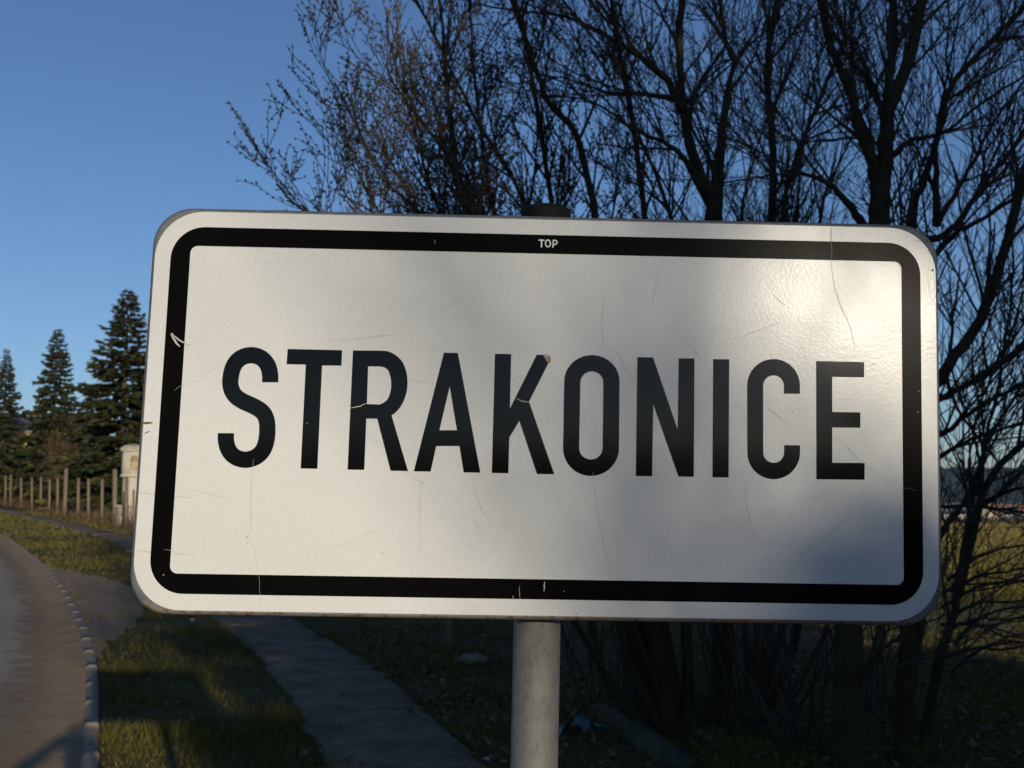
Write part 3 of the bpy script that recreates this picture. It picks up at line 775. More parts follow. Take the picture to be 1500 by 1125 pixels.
# undergrowth shoots round the willow's foot
rg = np.random.default_rng(88)
for n_, (px, py, Yd, cnt, hh) in enumerate(((1105, 1110, 8.0, 14, 2.3), (1180, 1110, 7.4, 12, 1.9), (1285, 1095, 8.6, 12, 2.0), (890, 1060, 9.0, 12, 1.5))):
    W = Wood(); b = P(px, py, Yd); b[2] = gz(b[0], b[1]) - 0.03
    for _ in range(cnt):
        a_ = rg.uniform(0, 2*math.pi); lean = rg.uniform(.1, .7)
        grow(W, b + np.array([math.cos(a_), math.sin(a_), 0]) * rg.uniform(.02, .2), (math.cos(a_) * lean, math.sin(a_) * lean, 1), hh * rg.uniform(.6, 1.1), 0.013, 1, rg, dict(oB, max=2, dens=(4, 4, 4)))
    lab = ('thin bare shrub sprouting between the willow and the thick trunk', 'low bare shrub at the left foot of the thick trunk', 'low bare shrub behind the gap right of the thick trunk', 'small bare shrub beside the sloping concrete slab')[n_]
    finish(W, 'bare_shrub', lab, 'shrub', tuple(b), 'bare shrubs under the trees', (M_bark2, M_twig2))

# ------------------------------------------------------------------ spruces
def spruce_meshes(h, rad, seed, dens=1.0, sp=0.30):
    rg = np.random.default_rng(seed); tr = Acc(); cr = Acc()
    zs = np.linspace(0, h, 9); lean = rg.normal(0, 0.012, 2)
    tp = np.column_stack([zs * lean[0], zs * lean[1], zs]); tr.tube(tp, np.linspace(h * 0.016, 0.01, 9), 8)
    z = h * 0.07; c0 = np.array([0.034, 0.037, 0.012])
    V = []; C = []
    while z < h * 0.985:
        f = z / h
        L0 = rad * (1 - f) ** 0.88 * rg.uniform(.85, 1.12) + 0.06
        nb = int(rg.integers(6, 9))
        a0 = rg.uniform(0, 6.28)
        for b_ in range(nb):
            az = a0 + b_ * 6.283 / nb + rg.normal(0, .18); L = L0 * rg.uniform(.68, 1.15)
            n = 5; el = rg.uniform(-.15, .15) + f * 0.55 - 0.18
            pts = [np.array([z * lean[0], z * lean[1], z])]; 
            for s_ in range(n):
                e2 = el - 0.28 * math.sin(s_ / n * 2.4) + (0.35 if s_ == n - 1 else 0)
                pts.append(pts[-1] + L / n * np.array([math.cos(az) * math.cos(e2), math.sin(az) * math.cos(e2), math.sin(e2)]))
            pts = np.array(pts); tr.tube(pts, np.linspace(.022, .006, n + 1) * (0.5 + L / 3), 3, cap=False)
            m = max(5, int(L * 17 * dens))
            t = rg.uniform(.12, 1.0, m) ** 0.8 * n
            k = np.minimum(t.astype(int), n - 1); fr = (t - k)[:, None]
            p = pts[k] * (1 - fr) + pts[k + 1] * fr
            dv = pts[k + 1] - pts[k]; dv /= np.linalg.norm(dv, axis=1)[:, None]
            sd_ = np.cross(dv, [0, 0, 1.0]); sd_ /= np.linalg.norm(sd_, axis=1)[:, None] + 1e-9
            sg = rg.choice([-1, 1], m)[:, None]
            dr = dv * rg.uniform(.4, 1.0, (m, 1)) + sd_ * sg * rg.uniform(.3, 1.0, (m, 1)) + np.column_stack([np.zeros((m, 2)), rg.uniform(-.75, .12, m)])
            dr /= np.linalg.norm(dr, axis=1)[:, None]
            ln = (sp * rg.uniform(.5, 1.25, m) * (1.15 - 0.75 * f))[:, None]
            up = rg.normal(size=(m, 3)); wv = np.cross(dr, up); wv /= np.linalg.norm(wv, axis=1)[:, None] + 1e-9
            wd = ln * 0.23
            tri = np.stack([p, p + dr * ln * .45 + wv * wd, p + dr * ln, p + dr * ln * .45 - wv * wd], 1)
            V.append(tri.reshape(-1, 3))
            cc = c0 * rg.uniform(.65, 1.45, (m, 1)) + np.where(rg.random((m, 1)) < .06, 1, 0) * np.array([.06, .03, .0])
            C.append(np.repeat(cc, 4, 0))
        z += h * 0.021 * rg.uniform(.8, 1.2) * (1.25 - 0.5 * f) + 0.02
    V = np.vstack(V); C = np.vstack(C); q = np.arange(len(V)).reshape(-1, 4)
    cr.add(V, q, None, C)
    return tr.mesh('trunk', True), cr.mesh('crown')
def place_spruce(meshes, xy, scale, rot, label, group):
    rt = empty('spruce_tree', (xy[0], xy[1], float(gz(*xy)) - 0.1)); tag(rt, label, 'tree', group)
    rt.rotation_euler = (0, 0, rot); rt.scale = (scale[0], scale[0], scale[1])
    t = link('trunk', meshes[0], M_sprucebark, rt); c = link('crown', meshes[1], M_needle, rt); c['kind'] = 'stuff'
    return rt
sp1 = spruce_meshes(13.0, 3.3, 1, 2.9, 0.52); sp2 = spruce_meshes(13.0, 3.1, 2, 2.8, 0.52); sp3 = spruce_meshes(13.0, 2.7, 7, 2.6, 0.50)
def spruce_at(px, top, Y, meshes, rad, rot, label):
    tp = P(px, top, Y); g = float(gz(tp[0], tp[1])); hh = tp[2] - g + 0.1
    place_spruce(meshes, (tp[0], tp[1]), (rad, hh / 13.0), rot, label, 'spruces behind the fence')
spruce_at(187, 421, 70, sp1, 1.5, 0.4, 'tallest broad dark spruce beside the edge of the town sign')
spruce_at(84, 476, 92, sp2, 1.16, 2.0, 'medium narrow dark spruce standing between the two other spruces behind the fence')
spruce_at(10, 510, 97, sp3, 1.08, 4.1, 'smaller thin-topped spruce in front of the yellow house, farthest from the sign')
spruce_at(136, 565, 98, sp3, 1.5, 5.3, 'short spruce filling the gap behind the tallest and the medium spruce')
spruce_at(240, 520, 80, sp1, 1.3, 1.1, 'spruce mostly hidden behind the sign beside the tallest spruce')

# spruces at the roadside behind the photographer: their shade covers the footpath and the trees
for n_, (x, y, hh, rd, rot, lab) in enumerate(((7.07, -9.6, 11.6, 1.0, 5.2, 'dense spruce nearest the road verge behind the photographer'),
                                             (8.9, -8.8, 14.6, 1.05, 1.7, 'tall dense spruce second from the road behind the photographer'),
                                             (10.6, -9.8, 15.6, 1.1, 3.0, 'tallest dense spruce farthest from the road behind the photographer'))):
    place_spruce(sp1 if n_ % 2 else sp2, (x, y), (rd, hh / 13.0), rot, lab, 'spruces behind the photographer')

# bare tree between those spruces and the road: its twigs only half shade the right of the sign
rg = np.random.default_rng(101); W = Wood(); b = np.array([6.74, -14.0, -0.05])
oS = dict(rmin=0.0085, wig=0.10, up=0.03, max=3, minL=0.12, cat=False, dens=(5.0, 7.0, 7.0), len=(1.75, 0.85, 0.42), rad=(0.016, 0.009, 0.0065), ang=(0.45, 1.15), lift=0.10)
st = np.array([b + np.array([-0.35 * t * t + 0.03 * math.sin(t * 5), 0.05 * math.sin(t * 4), 10.2 * t]) for t in np.linspace(0, 1, 14)])
rd = np.linspace(0.075, 0.015, 14); W.add(st, rd); branch_off(W, st, rd, 1, 1, rg, dict(oS, rmin=0.007, dens=(9.0, 7.0, 6.5)), 0.25)
finish(W, 'roadside_tree', 'slim bare tree at the road verge behind the photographer', 'tree', tuple(b), None, (M_bark2, M_twig2))

rg = np.random.default_rng(103); W = Wood(); b = np.array([8.48, -20.0, -0.05])  # unseen second tree, added so its crown dims the upper part of the sign
st = np.array([b + np.array([-0.25 * t + 0.04 * math.sin(t * 5), 0.05 * math.sin(t * 4), 12.4 * t]) for t in np.linspace(0, 1, 14)])
rd = np.linspace(0.075, 0.02, 14); W.add(st, rd); branch_off(W, st, rd, 1, 1, rg, dict(oS, rmin=0.0055, rad=(0.014, 0.007, 0.0055), len=(2.1, 0.95, 0.45), dens=(10.0, 6.0, 6.0)), 0.455)
finish(W, 'roadside_tree', 'unseen tall bare tree with a clear lower trunk, added farther behind the photographer to shade the sign', 'tree', tuple(b), None, (M_bark2, M_twig2))

# bare shrub and brambles by the garden fence
def twig_bush(name, label, xy, hgt, spread, cnt, seed, m_, group=None, maxl=3, thick=0.02):
    rg = np.random.default_rng(seed); W = Wood(); b = np.array([xy[0], xy[1], float(gz(*xy)) - 0.05])
    o = dict(wig=0.11, up=0.02, max=maxl, minL=0.1, cat=False, dens=(3.2, 4.0, 4.0), len=(hgt * .42, hgt * .26, hgt * .15), rad=(thick * .7, thick * .45, thick * .35), ang=(.3, .9), lift=.15)
    for _ in range(cnt):
        a_ = rg.uniform(0, 6.283); le = rg.uniform(.05, spread)
        grow(W, b + np.array([math.cos(a_), math.sin(a_), 0]) * rg.uniform(0, .35), (math.cos(a_) * le, math.sin(a_) * le, 1), hgt * rg.uniform(.5, .95), thick, 1, rg, o)
    return finish(W, name, label, 'shrub', tuple(b), group, (m_, m_))
pB = P(100, 740, 84); twig_bush('bare_bush', 'tall rounded brown leafless bush behind the fence in front of the spruces', pB[:2], 6.8, .8, 40, 5, M_drytwig, None, 3, .045)
pB = P(42, 740, 100); twig_bush('bare_bush', 'lower brown leafless bush in front of the yellow house', pB[:2], 4.2, .8, 26, 6, M_drytwig, None, 3, .045)

# ------------------------------------------------------------------ garden fence along the footpath
def base_y(x): return 739 + x / 182 * 33
fence = empty('post_fence', (0, 0, 0)); tag(fence, 'old concrete post fence with wire running along the footpath and round the field', 'fence')
fp = []
posts = [(-30,694,0),(-12,694,1),(8,696,0),(16,695,1),(31,699,-1),(47,700,0),(60,698,0),(73,702,2),(84.5,700,0),(97,686,5),(115,700,1),(130,701,0),(150,702,1),(169,687,1),(186,698,3)]
pv = {}
for px, top, lean in posts:
    g = G(px - lean * 0.4, base_y(px)); z = float(gz(*g)); t = P(px, top, g[1]); w = 0.11 if px not in (169, 97) else 0.16
    fp.append((g, z, t[2] - z, w, t[0] - g[0]))
g0 = fp[-1][0]; g1 = G(660, 950)
for s_ in np.linspace(0, 1, 14)[1:]:
    g = g0 * (1 - s_) + g1 * s_; fp.append((g, float(gz(*g)), 1.55 if s_ < 1 else 0.62, 0.06, random.uniform(-.05, .05)))
c1 = G(905, 985); g = (g1 + c1) / 2; fp.append((c1, float(gz(*c1)), 1.5, 0.06, 0.02))
cur = c1.copy()
for s_ in range(1, 7):
    g = c1 + np.array([2.6, 0.22]) * s_; fp.append((g, float(gz(*g)), 1.5, 0.055, random.uniform(-.04, .04)))
for g, z, hgt, w, dx in fp:
    a = Acc(); h2 = w / 2
    a.box((-h2, -h2, -.25), (h2, h2, hgt * .97))
    vs = [(-h2, -h2, hgt*.97), (h2, -h2, hgt*.97), (h2, h2, hgt*.97), (-h2, h2, hgt*.97)]
    o_ = h2 * .6; a.add(vs + [(-o_, -o_, hgt), (o_, -o_, hgt), (o_, o_, hgt), (-o_, o_, hgt)], [(0,1,5,4),(1,2,6,5),(2,3,7,6),(3,0,4,7),(4,5,6,7)])
    for v in a.v: v[:, 0] += dx * np.clip(v[:, 2], 0, None) / hgt
    o = a.build('post', M_conc, fence, loc=(g[0], g[1], z)); o.rotation_euler = (random.uniform(-.02, .02), 0, random.uniform(-.2, .2))
for (ga, za, ha, _, _), (gb, zb, hb, _, _) in zip(fp, fp[1:]):
    a = Acc(); hh = min(ha, hb, 1.5)
    for f in (0.12, .5, .93):
        pts = [np.array([*(ga * (1-t) + gb * t), (za * (1-t) + zb * t) + hh * f - .04 * math.sin(math.pi * t)]) for t in (0, .25, .5, .75, 1)]
        a.tube(pts, 0.0022, 3, cap=False)
    if gb[0] > 0.5 and ga[0] < 12:                      # diagonal mesh where it can be made out
        L = np.linalg.norm(gb - ga); n = int(L / 0.062)
        for s_ in range(-int(hh / .062), n):
            for sgn in (1, -1):
                x0, x1 = s_ * .062, s_ * .062 + hh
                z0, z1 = (0.03, hh) if sgn > 0 else (hh, 0.03)
                q0 = max(0, (0 - x0) / (x1 - x0)); q1 = min(1, (L - x0) / (x1 - x0))
                if q1 <= q0: continue
                pts = []
                for t in (q0, q1):
                    d_ = (x0 + (x1 - x0) * t) / L; pp = ga * (1 - d_) + gb * d_
                    pts.append((pp[0], pp[1] + (0.003 if sgn > 0 else -0.003), za * (1 - d_) + zb * d_ + z0 + (z1 - z0) * t))
                a.tube(pts, 0.0016, 3, cap=False)
    a.build('wire_mesh', M_wire, fence)

# dry weeds and brambles standing in the fence line
W = Wood(); rg = np.random.default_rng(9)
oD = dict(wig=.16, up=-.01, max=2, minL=.1, cat=False, dens=(5, 4, 4), len=(.5, .3, .2), rad=(.008, .005, .004), ang=(.3, 1.0), lift=.1)
for k in range(len(fp) - 8):
    ga, gb = fp[k][0], fp[k + 1][0]
    for _ in range(int(10 + 5 * np.linalg.norm(gb - ga))):
        t = rg.random(); g = ga * (1 - t) + gb * t + rg.normal(0, .35, 2)
        hg = rg.uniform(.35, 1.1) * (1.0 if g[1] > 20 else .6)
        grow(W, np.array([g[0], g[1], float(gz(*g)) - .02]), (rg.normal(0, .5), rg.normal(0, .5), 1), hg, .009, 1, rg, oD)
a = Acc(); 
o = W.twig.build('dry_weeds', M_drytwig); tag(o, 'dry reddish brown weeds tangled along the foot of the fence', 'weeds', kind='stuff')

# ------------------------------------------------------------------ wayside shrine, house, board
M_plaster = mat('old white plaster', (0.62, 0.56, 0.46), 0.9, noise=(0.50, 0.43, 0.33), scale=3, noise2=(0.40, 0.37, 0.32), scale2=1.2, bump=.2)
M_stone = mat('shrine stone', (0.30, 0.26, 0.20), 0.9, noise=(0.42, 0.37, 0.3), scale=4, bump=.3)
M_niche = mat('niche picture', (0.30, 0.20, 0.08), 0.8, noise=(0.5, 0.4, 0.22), scale=6)
g = G(192, 771); g = g * (1 + 2.0 / g[1]); zb = float(gz(*g)); kS = g[1] / FPX
sh = empty('wayside_shrine', (g[0], g[1], zb)); sh.rotation_euler = (0, 0, R(24)); tag(sh, 'white plastered wayside shrine with a niche, half hidden by the edge of the sign', 'shrine')
a = Acc(); a.box((-.62, -.62, -.2), (.62, .62, .75)); a.box((-.70, -.70, .75), (.70, .70, .85)); a.build('base', M_stone, sh)
a = Acc(); a.box((-.40, -.40, .85), (.40, .40, 2.05)); a.build('shaft', M_plaster, sh)
a = Acc(); a.box((-.52, -.52, 2.05), (.52, .52, 2.15)); a.box((-.46, -.46, 2.15), (.46, .46, 3.15)); a.box((-.56, -.56, 3.15), (.56, .56, 3.24)); hd = a.build('head', M_plaster, sh)
for rz in (0, math.pi / 2, math.pi, -math.pi / 2):
    a = Acc(); pr_ = [(-.17, 2.35), (.17, 2.35), (.17, 2.80)] + [(.17 * math.cos(t), 2.80 + .17 * math.sin(t)) for t in np.linspace(.3, 2.84, 7)] + [(-.17, 2.80)]
    v = [(x, -.464, z) for x, z in pr_] + [(x, -.455, z) for x, z in pr_]; n = len(pr_)
    a.add(v, [(t, (t+1) % n, n + (t+1) % n, n + t) for t in range(n)], [(0, t, t + 1) for t in range(1, n - 1)])
    o = a.build('niche', M_niche, hd); o.rotation_euler = (0, 0, rz)
a = Acc(); a.add([(-.62,-.62,3.24),(.62,-.62,3.24),(.62,.62,3.24),(-.62,.62,3.24),(-.42,-.42,3.40),(.42,-.42,3.40),(.42,.42,3.40),(-.42,.42,3.40),(0,0,3.50)],
                 [(0,1,5,4),(1,2,6,5),(2,3,7,6),(3,0,4,7),(3,2,1,0)], [(4,5,8),(5,6,8),(6,7,8),(7,4,8)]); a.build('roof', M_stone, sh)

def house(name, label, cat, xy, w, dep, hw, hr, rot, wallm, roofm, wins, group=None, chim=True, zbase=None):
    z = float(gz(*xy)) if zbase is None else zbase
    rt = empty(name, (xy[0], xy[1], z)); rt.rotation_euler = (0, 0, rot); tag(rt, label, cat, group)
    a = Acc(); x0, x1, y0, y1 = -w/2, w/2, -dep/2, dep/2
    a.add([(x0,y0,-1),(x1,y0,-1),(x1,y1,-1),(x0,y1,-1),(x0,y0,hw),(x1,y0,hw),(x1,y1,hw),(x0,y1,hw),(x0,0,hw+hr),(x1,0,hw+hr)],
          [(0,1,5,4),(2,3,7,6),(3,2,1,0),(1,2,6,5),(3,0,4,7)], [(5,6,9),(7,4,8)]); a.build('wall', wallm, rt)
    a = Acc(); ov = .45; t = .22; sl = hr / (dep/2)
    for sg in (-1, 1):
        e = sg * (dep/2 + ov); ze = hw - ov * sl
        v = [(x0-ov,e,ze),(x1+ov,e,ze),(x1+ov,0,hw+hr),(x0-ov,0,hw+hr)]
        v = v + [(p[0],p[1],p[2]+t) for p in v]
        a.add(v, [(0,1,2,3),(4,5,6,7)[::-1],(0,1,5,4),(1,2,6,5),(3,0,4,7)])
    rf = a.build('roof', roofm, rt)
    if chim:
        a = Acc(); a.box((w*.18,-.35,hw+hr*.6),(w*.18+.7,.35,hw+hr+1.0)); a.build('chimney', M_stone, rf)
    for (side, u, zz, ww, hh_) in wins:
        a = Acc(); b_ = Acc()
        if side == 'f': a.box((u-ww/2-.1,y0-.05,zz-.1),(u+ww/2+.1,y0+.02,zz+hh_+.1)); b_.box((u-ww/2,y0-.06,zz),(u+ww/2,y0-.045,zz+hh_))
        else: a.box((x1-.02,u-ww/2-.1,zz-.1),(x1+.05,u+ww/2+.1,zz+hh_+.1)); b_.box((x1+.045,u-ww/2,zz),(x1+.06,u+ww/2,zz+hh_))
        wn_ = a.build('window', M_frame, rt); b_.build('pane', M_glass, wn_)
    return rt
M_frame = mat('window frame', (0.5, 0.5, 0.48), 0.6)
M_glass = mat('window glass', (0.03, 0.035, 0.04), 0.08, spec=0.6)
M_yellow = mat('yellow render', (0.62, 0.42, 0.12), 0.9, noise=(0.55, 0.37, 0.10), scale=.6)
M_greyroof = mat('grey roof', (0.16, 0.15, 0.15), 0.8, noise=(0.22, 0.21, 0.2), scale=2)
M_redroof = mat('red roof', (0.20, 0.095, 0.07), 0.85, noise=(0.26, 0.14, 0.10), scale=.4)
M_whitew = mat('white render', (0.62, 0.60, 0.55), 0.9, noise=(0.55, 0.53, 0.48), scale=.3)
M_beige = mat('beige render', (0.55, 0.47, 0.33), 0.9, noise=(0.48, 0.40, 0.28), scale=.3)
hp = P(22, 700, 108); hz_ = float(gz(hp[0], hp[1])); wt = P(22, 634, 108)[2] - hz_
yh = house('yellow_house', 'yellow rendered house with grey lean-to roof glimpsed between the spruces', 'house', hp[:2], 9.5, 7, wt, 1.6, R(14), M_yellow, M_greyroof, [('f', -2.5, 1.0, 1.2, 1.3), ('f', 2.5, 1.0, 1.2, 1.3), ('s', 0, 1.2, 1.2, 1.3)])
lt = P(22, 657, 108)[2] - hz_
a = Acc(); a.add([(-4.6, -3.5, lt), (4.6, -3.5, lt), (4.6, -6.4, lt - 1.5), (-4.6, -6.4, lt - 1.5), (-4.6, -3.5, lt + .12), (4.6, -3.5, lt + .12), (4.6, -6.4, lt - 1.38), (-4.6, -6.4, lt - 1.38)],
                 [(0,1,2,3),(7,6,5,4),(3,2,6,7),(0,3,7,4),(2,1,5,6)]); a.build('lean_to_roof', M_greyroof, yh)
a = Acc(); a.box((-4.3, -6.1, -1), (4.3, -3.52, lt - 1.45)); a.build('lean_to', M_stone, yh)
bp_ = P(31, 725, 95); a = Acc(); a.box((-.45, -.03, 0.5), (.45, .03, 2.1)); 
bd = empty('notice_board', (bp_[0], bp_[1], float(gz(bp_[0], bp_[1])))); tag(bd, 'small blue-grey board standing behind the fence posts', 'board')
M_blue = mat('blue paint', (0.07, 0.11, 0.17), 0.6, noise=(0.10, 0.15, 0.22), scale=3)
a.build('panel', M_blue, bd); 
for sx in (-.38, .38):
    a = Acc(); a.box((sx-.04, .03, -.2), (sx+.04, .11, 2.15)); a.build('leg', M_conc, bd)

# ------------------------------------------------------------------ village and hill across the field
rg = np.random.default_rng(4)
vill = [(1386, 560, 16, 9, 5.0, 3.2, .1, 2, 1), (1412, 575, 14, 9, 5.4, 3.2, .5, 2, 1), (1402, 640, 12, 9, 6.5, 4.0, -.3, 2, 1), (1448, 560, 12, 8, 4.6, 4.2, 1.0, 1, 1), (1462, 600, 12, 9, 5.6, 4.2, .2, 1, 1), (1474, 570, 11, 8, 5.0, 3.8, -.4, 0, 1),
        (1490, 590, 13, 9, 5.2, 4.0, .4, 1, 1), (1508, 565, 13, 9, 5.0, 4.0, .0, 0, 1), (1360, 590, 13, 9, 5.0, 4.0, .3, 1, 1), (1335, 570, 12, 8, 5.0, 3.6, -.2, 0, 1), (1530, 585, 12, 9, 5, 4, .3, 1, 1), (1300, 600, 14, 9, 5, 4, .1, 0, 1), (1560, 575, 13, 9, 5, 4, .5, 0, 1)]
vl_ = ['long white house at the field end nearest the sign edge', 'white gabled house turned askew across the field', 'tall pale house standing behind the white ones across the field', 'house with steep red roof gable towards the field', 'beige house with broad red roof across the field', 'small white house with red roof between two beige ones',
       'beige house with red roof and chimney farther along the village', 'white house with red roof near the village end', 'beige far house hidden behind the sign edge', 'white far house hidden behind the sign', 'beige house at the village end beyond the trees', 'low white far house behind the sign and the trees', 'last white house of the village past the trees']
for n_, (px, Y, w, dp, hw, hr, rt_, ci, _) in enumerate(vill):
    p = P(px, 750, Y)
    house('village_house', vl_[n_], 'house', p[:2], w, dp, hw, hr, rt_, (M_whitew, M_beige, M_whitew)[ci], (M_redroof, M_redroof, M_greyroof)[ci],
          [('f', -w*.28, 1.3, 1.3, 1.5), ('f', 0, 1.3, 1.3, 1.5), ('f', w*.28, 1.3, 1.3, 1.5)], 'village houses across the field')
# hedgerow at the far edge of the field
a = Acc(); rg = np.random.default_rng(14); n = 9000
x = rg.uniform(60, 330, n); yb = 335 + rg.normal(0, 4, n) + 3 * np.sin(x * .08)
hh = rg.uniform(1.2, 3.6, n) * (0.75 + .35 * np.sin(x * .21) * np.sin(x * .053 + 1)); zb = gz(x, yb)
an = rg.uniform(0, 6.28, n); w_ = rg.uniform(.12, .4, n); tl = rg.normal(0, .5, (n, 2))
p0 = np.column_stack([x - np.cos(an) * w_, yb - np.sin(an) * w_, zb]); p1 = np.column_stack([x + np.cos(an) * w_, yb + np.sin(an) * w_, zb]); p2 = np.column_stack([x + tl[:, 0], yb + tl[:, 1], zb + hh])
a.add(np.stack([p0, p1, p2], 1).reshape(-1, 3), None, np.arange(n * 3).reshape(-1, 3))
M_hedge = mat('bare hedge', (0.075, 0.055, 0.045), 0.9, noise=(0.11, 0.08, 0.06), scale=.15)
tag(a.build('hedgerow', M_hedge), 'distant brown leafless hedgerow along the far edge of the field', 'hedge', kind='stuff')

# wooded ridge behind the village
def ridge(name, xs, ycen, depth, hfun, mtl, seed, rough):
    rg = np.random.default_rng(seed); ny = 26; ts = np.linspace(0, 1, ny)
    XX, TT = np.meshgrid(xs, ts)
    YY_ = ycen + (TT - .5) * depth + 60 * np.sin(XX * .0031)
    Z = hfun(XX) * np.sin(np.clip(TT, 0, 1) * math.pi) ** .8 + rg.uniform(0, rough, XX.shape) * (TT > .02) - 22
    a = Acc(); n = len(xs); i = np.arange(ny - 1)[:, None] * n; j = np.arange(n - 1)[None]
    a.add(np.stack([XX, YY_, Z], -1).reshape(-1, 3), np.stack([i + j, i + j + 1, i + n + j + 1, i + n + j], -1).reshape(-1, 4))
    o = a.build(name, mtl); tag(o, kind='structure'); return o
M_forest = mat('forest canopy', (0.014, 0.022, 0.016), 0.95, noise=(0.03, 0.025, 0.022), scale=.010, noise2=(0.03, 0.045, 0.022), scale2=.004)
ridge('hills', np.arange(-2600, 2800, 8.0), 2100, 900, lambda x: 82 + 9 * np.sin(x * .0021 + .6) + 5 * np.sin(x * .006) - 6 * sstep(600, 1400, x), M_forest, 2, 15.0)

# low wood on the horizon behind the photographer (mirrored darkly in the lower half of the sign)
a = Acc(); rg = np.random.default_rng(15); n = 5200
x = rg.uniform(-75, 120, n); yb = -82 + rg.normal(0, 3, n)
hh = rg.uniform(3.0, 7.4, n); zb = gz(x, yb)
an = rg.uniform(0, 6.28, n); w_ = rg.uniform(.3, .9, n); tl = rg.normal(0, .6, (n, 2))
p0 = np.column_stack([x - np.cos(an) * w_, yb - np.sin(an) * w_, zb]); p1 = np.column_stack([x + np.cos(an) * w_, yb + np.sin(an) * w_, zb]); p2 = np.column_stack([x + tl[:, 0], yb + tl[:, 1], zb + hh])
a.add(np.stack([p0, p1, p2], 1).reshape(-1, 3), None, np.arange(n * 3).reshape(-1, 3))
tag(a.build('distant_wood', M_forest), 'low dark wood along the horizon behind the photographer', 'wood', kind='stuff')

# ------------------------------------------------------------------ air
hz = Acc(); hz.box((-3150, -3150, -45), (3150, 3150, 105))
hm = bpy.data.materials.new('air'); hm.use_nodes = True; hm.node_tree.nodes.clear()
pv_ = hm.node_tree.nodes.new('ShaderNodeVolumePrincipled'); ho = hm.node_tree.nodes.new('ShaderNodeOutputMaterial')
pv_.inputs['Color'].default_value = (0.72, 0.84, 1.0, 1); pv_.inputs['Density'].default_value = 0.00011; pv_.inputs['Anisotropy'].default_value = 0.55
hm.node_tree.links.new(pv_.outputs['Volume'], ho.inputs['Volume'])
tag(hz.build('haze', hm), 'thin bluish air over the whole landscape', 'haze', kind='stuff')

# ------------------------------------------------------------------ grass
road_poly = np.vstack([offset_curve(kerb_c, KERB_W + .02), road_l[::-1]])
pj_ = np.random.default_rng(31).uniform(-.06, .22, (2, len(path_c)))
path_poly = np.vstack([offset_curve(path_c, -PW + pj_[0]), offset_curve(path_c, PW - pj_[1])[::-1]])
path_tight = np.vstack([offset_curve(path_c, -PW - .03), offset_curve(path_c, PW + .03)[::-1]])
def grass(n, dmin, dmax, azl, azr, seed, dns=.62, ws=1.0, hs=1.0, dryf=.25, brt=1.0):
    rg = np.random.default_rng(seed)
    d_ = np.exp(rg.uniform(math.log(dmin), math.log(dmax), n)); az = rg.uniform(R(azl), R(azr), n)
    x, y = d_ * np.sin(az), d_ * np.cos(az)
    ok = ~inpoly(x, y, road_poly) & ~inpoly(x, y, path_poly)
    dj = rg.normal(0, .34, (n, 2)); ok &= ~(inpoly(x + dj[:, 0], y + dj[:, 1] * 1.6, dirt_w) & (rg.random(n) > .07))
    ok &= ~(inpoly(x, y, path_tight) & (rg.random(n) > .5))
    cl = np.zeros(n); rn = np.random.default_rng(77)
    for sc_, am in ((.5, .8), (1.1, .7), (2.3, .6), (5.0, .45), (9.0, .35)):
        for _ in range(3):
            th = rn.uniform(0, 6.28); cl += am * .45 * np.sin((x * math.cos(th) + y * math.sin(th)) * sc_ * 2 * rn.uniform(.7, 1.3) + rn.uniform(0, 6.28))
    cl = np.clip(cl, -1, 1)
    ok &= rg.random(n) < dns + .35 * cl
    x, y, d_, cl = x[ok], y[ok], d_[ok], cl[ok]; n = len(x)
    h = rg.uniform(.018, .055, n) * (1 + .5 * np.clip(cl, -.5, 1)) * (1 + .012 * d_) * hs; h = np.where(rg.random(n) < .05 + .05 * (cl > .5), h * rg.uniform(1.6, 2.8, n), h)
    w = (.0010 + .00022 * d_) * rg.uniform(.6, 1.4, n) * ws
    an = rg.uniform(0, 6.283, n); lean = rg.normal(0, .45, (n, 2)) * h[:, None]
    z = gz(x, y)
    a_ = np.column_stack([x - np.cos(an) * w, y - np.sin(an) * w, z - .005]); b_ = np.column_stack([x + np.cos(an) * w, y + np.sin(an) * w, z - .005])
    c_ = np.column_stack([x + lean[:, 0], y + lean[:, 1], z + h])
    V = np.stack([a_, b_, c_], 1).reshape(-1, 3)
    T = np.arange(n * 3).reshape(-1, 3)
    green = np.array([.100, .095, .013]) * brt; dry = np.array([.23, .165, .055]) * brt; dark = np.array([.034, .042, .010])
    mx = np.clip(rg.normal(.34, .28, n) - .25 * cl + dryf * sstep(12, 60, d_), 0, 1)[:, None]
    c = green * (1 - mx) + dry * mx; dk = rg.random(n)[:, None]; c = np.where(dk < .22, dark, c) * rg.uniform(.7, 1.25, (n, 1))
    acc = Acc(); acc.add(V, None, T, np.repeat(c, 3, 0)); return acc
tag(grass(900000, 4.0, 75, -40, 40, 1).build('grass', M_blade), 'short rough green and straw coloured grass on the verge', 'grass', kind='stuff')
tag(grass(260000, 22, 325, 3, 44, 2, dns=.8, ws=1.5, hs=1.6, dryf=.3, brt=1.45).build('field_grass', M_blade), 'sunlit straw and green grass of the wide field beyond the trees', 'grass', kind='stuff')
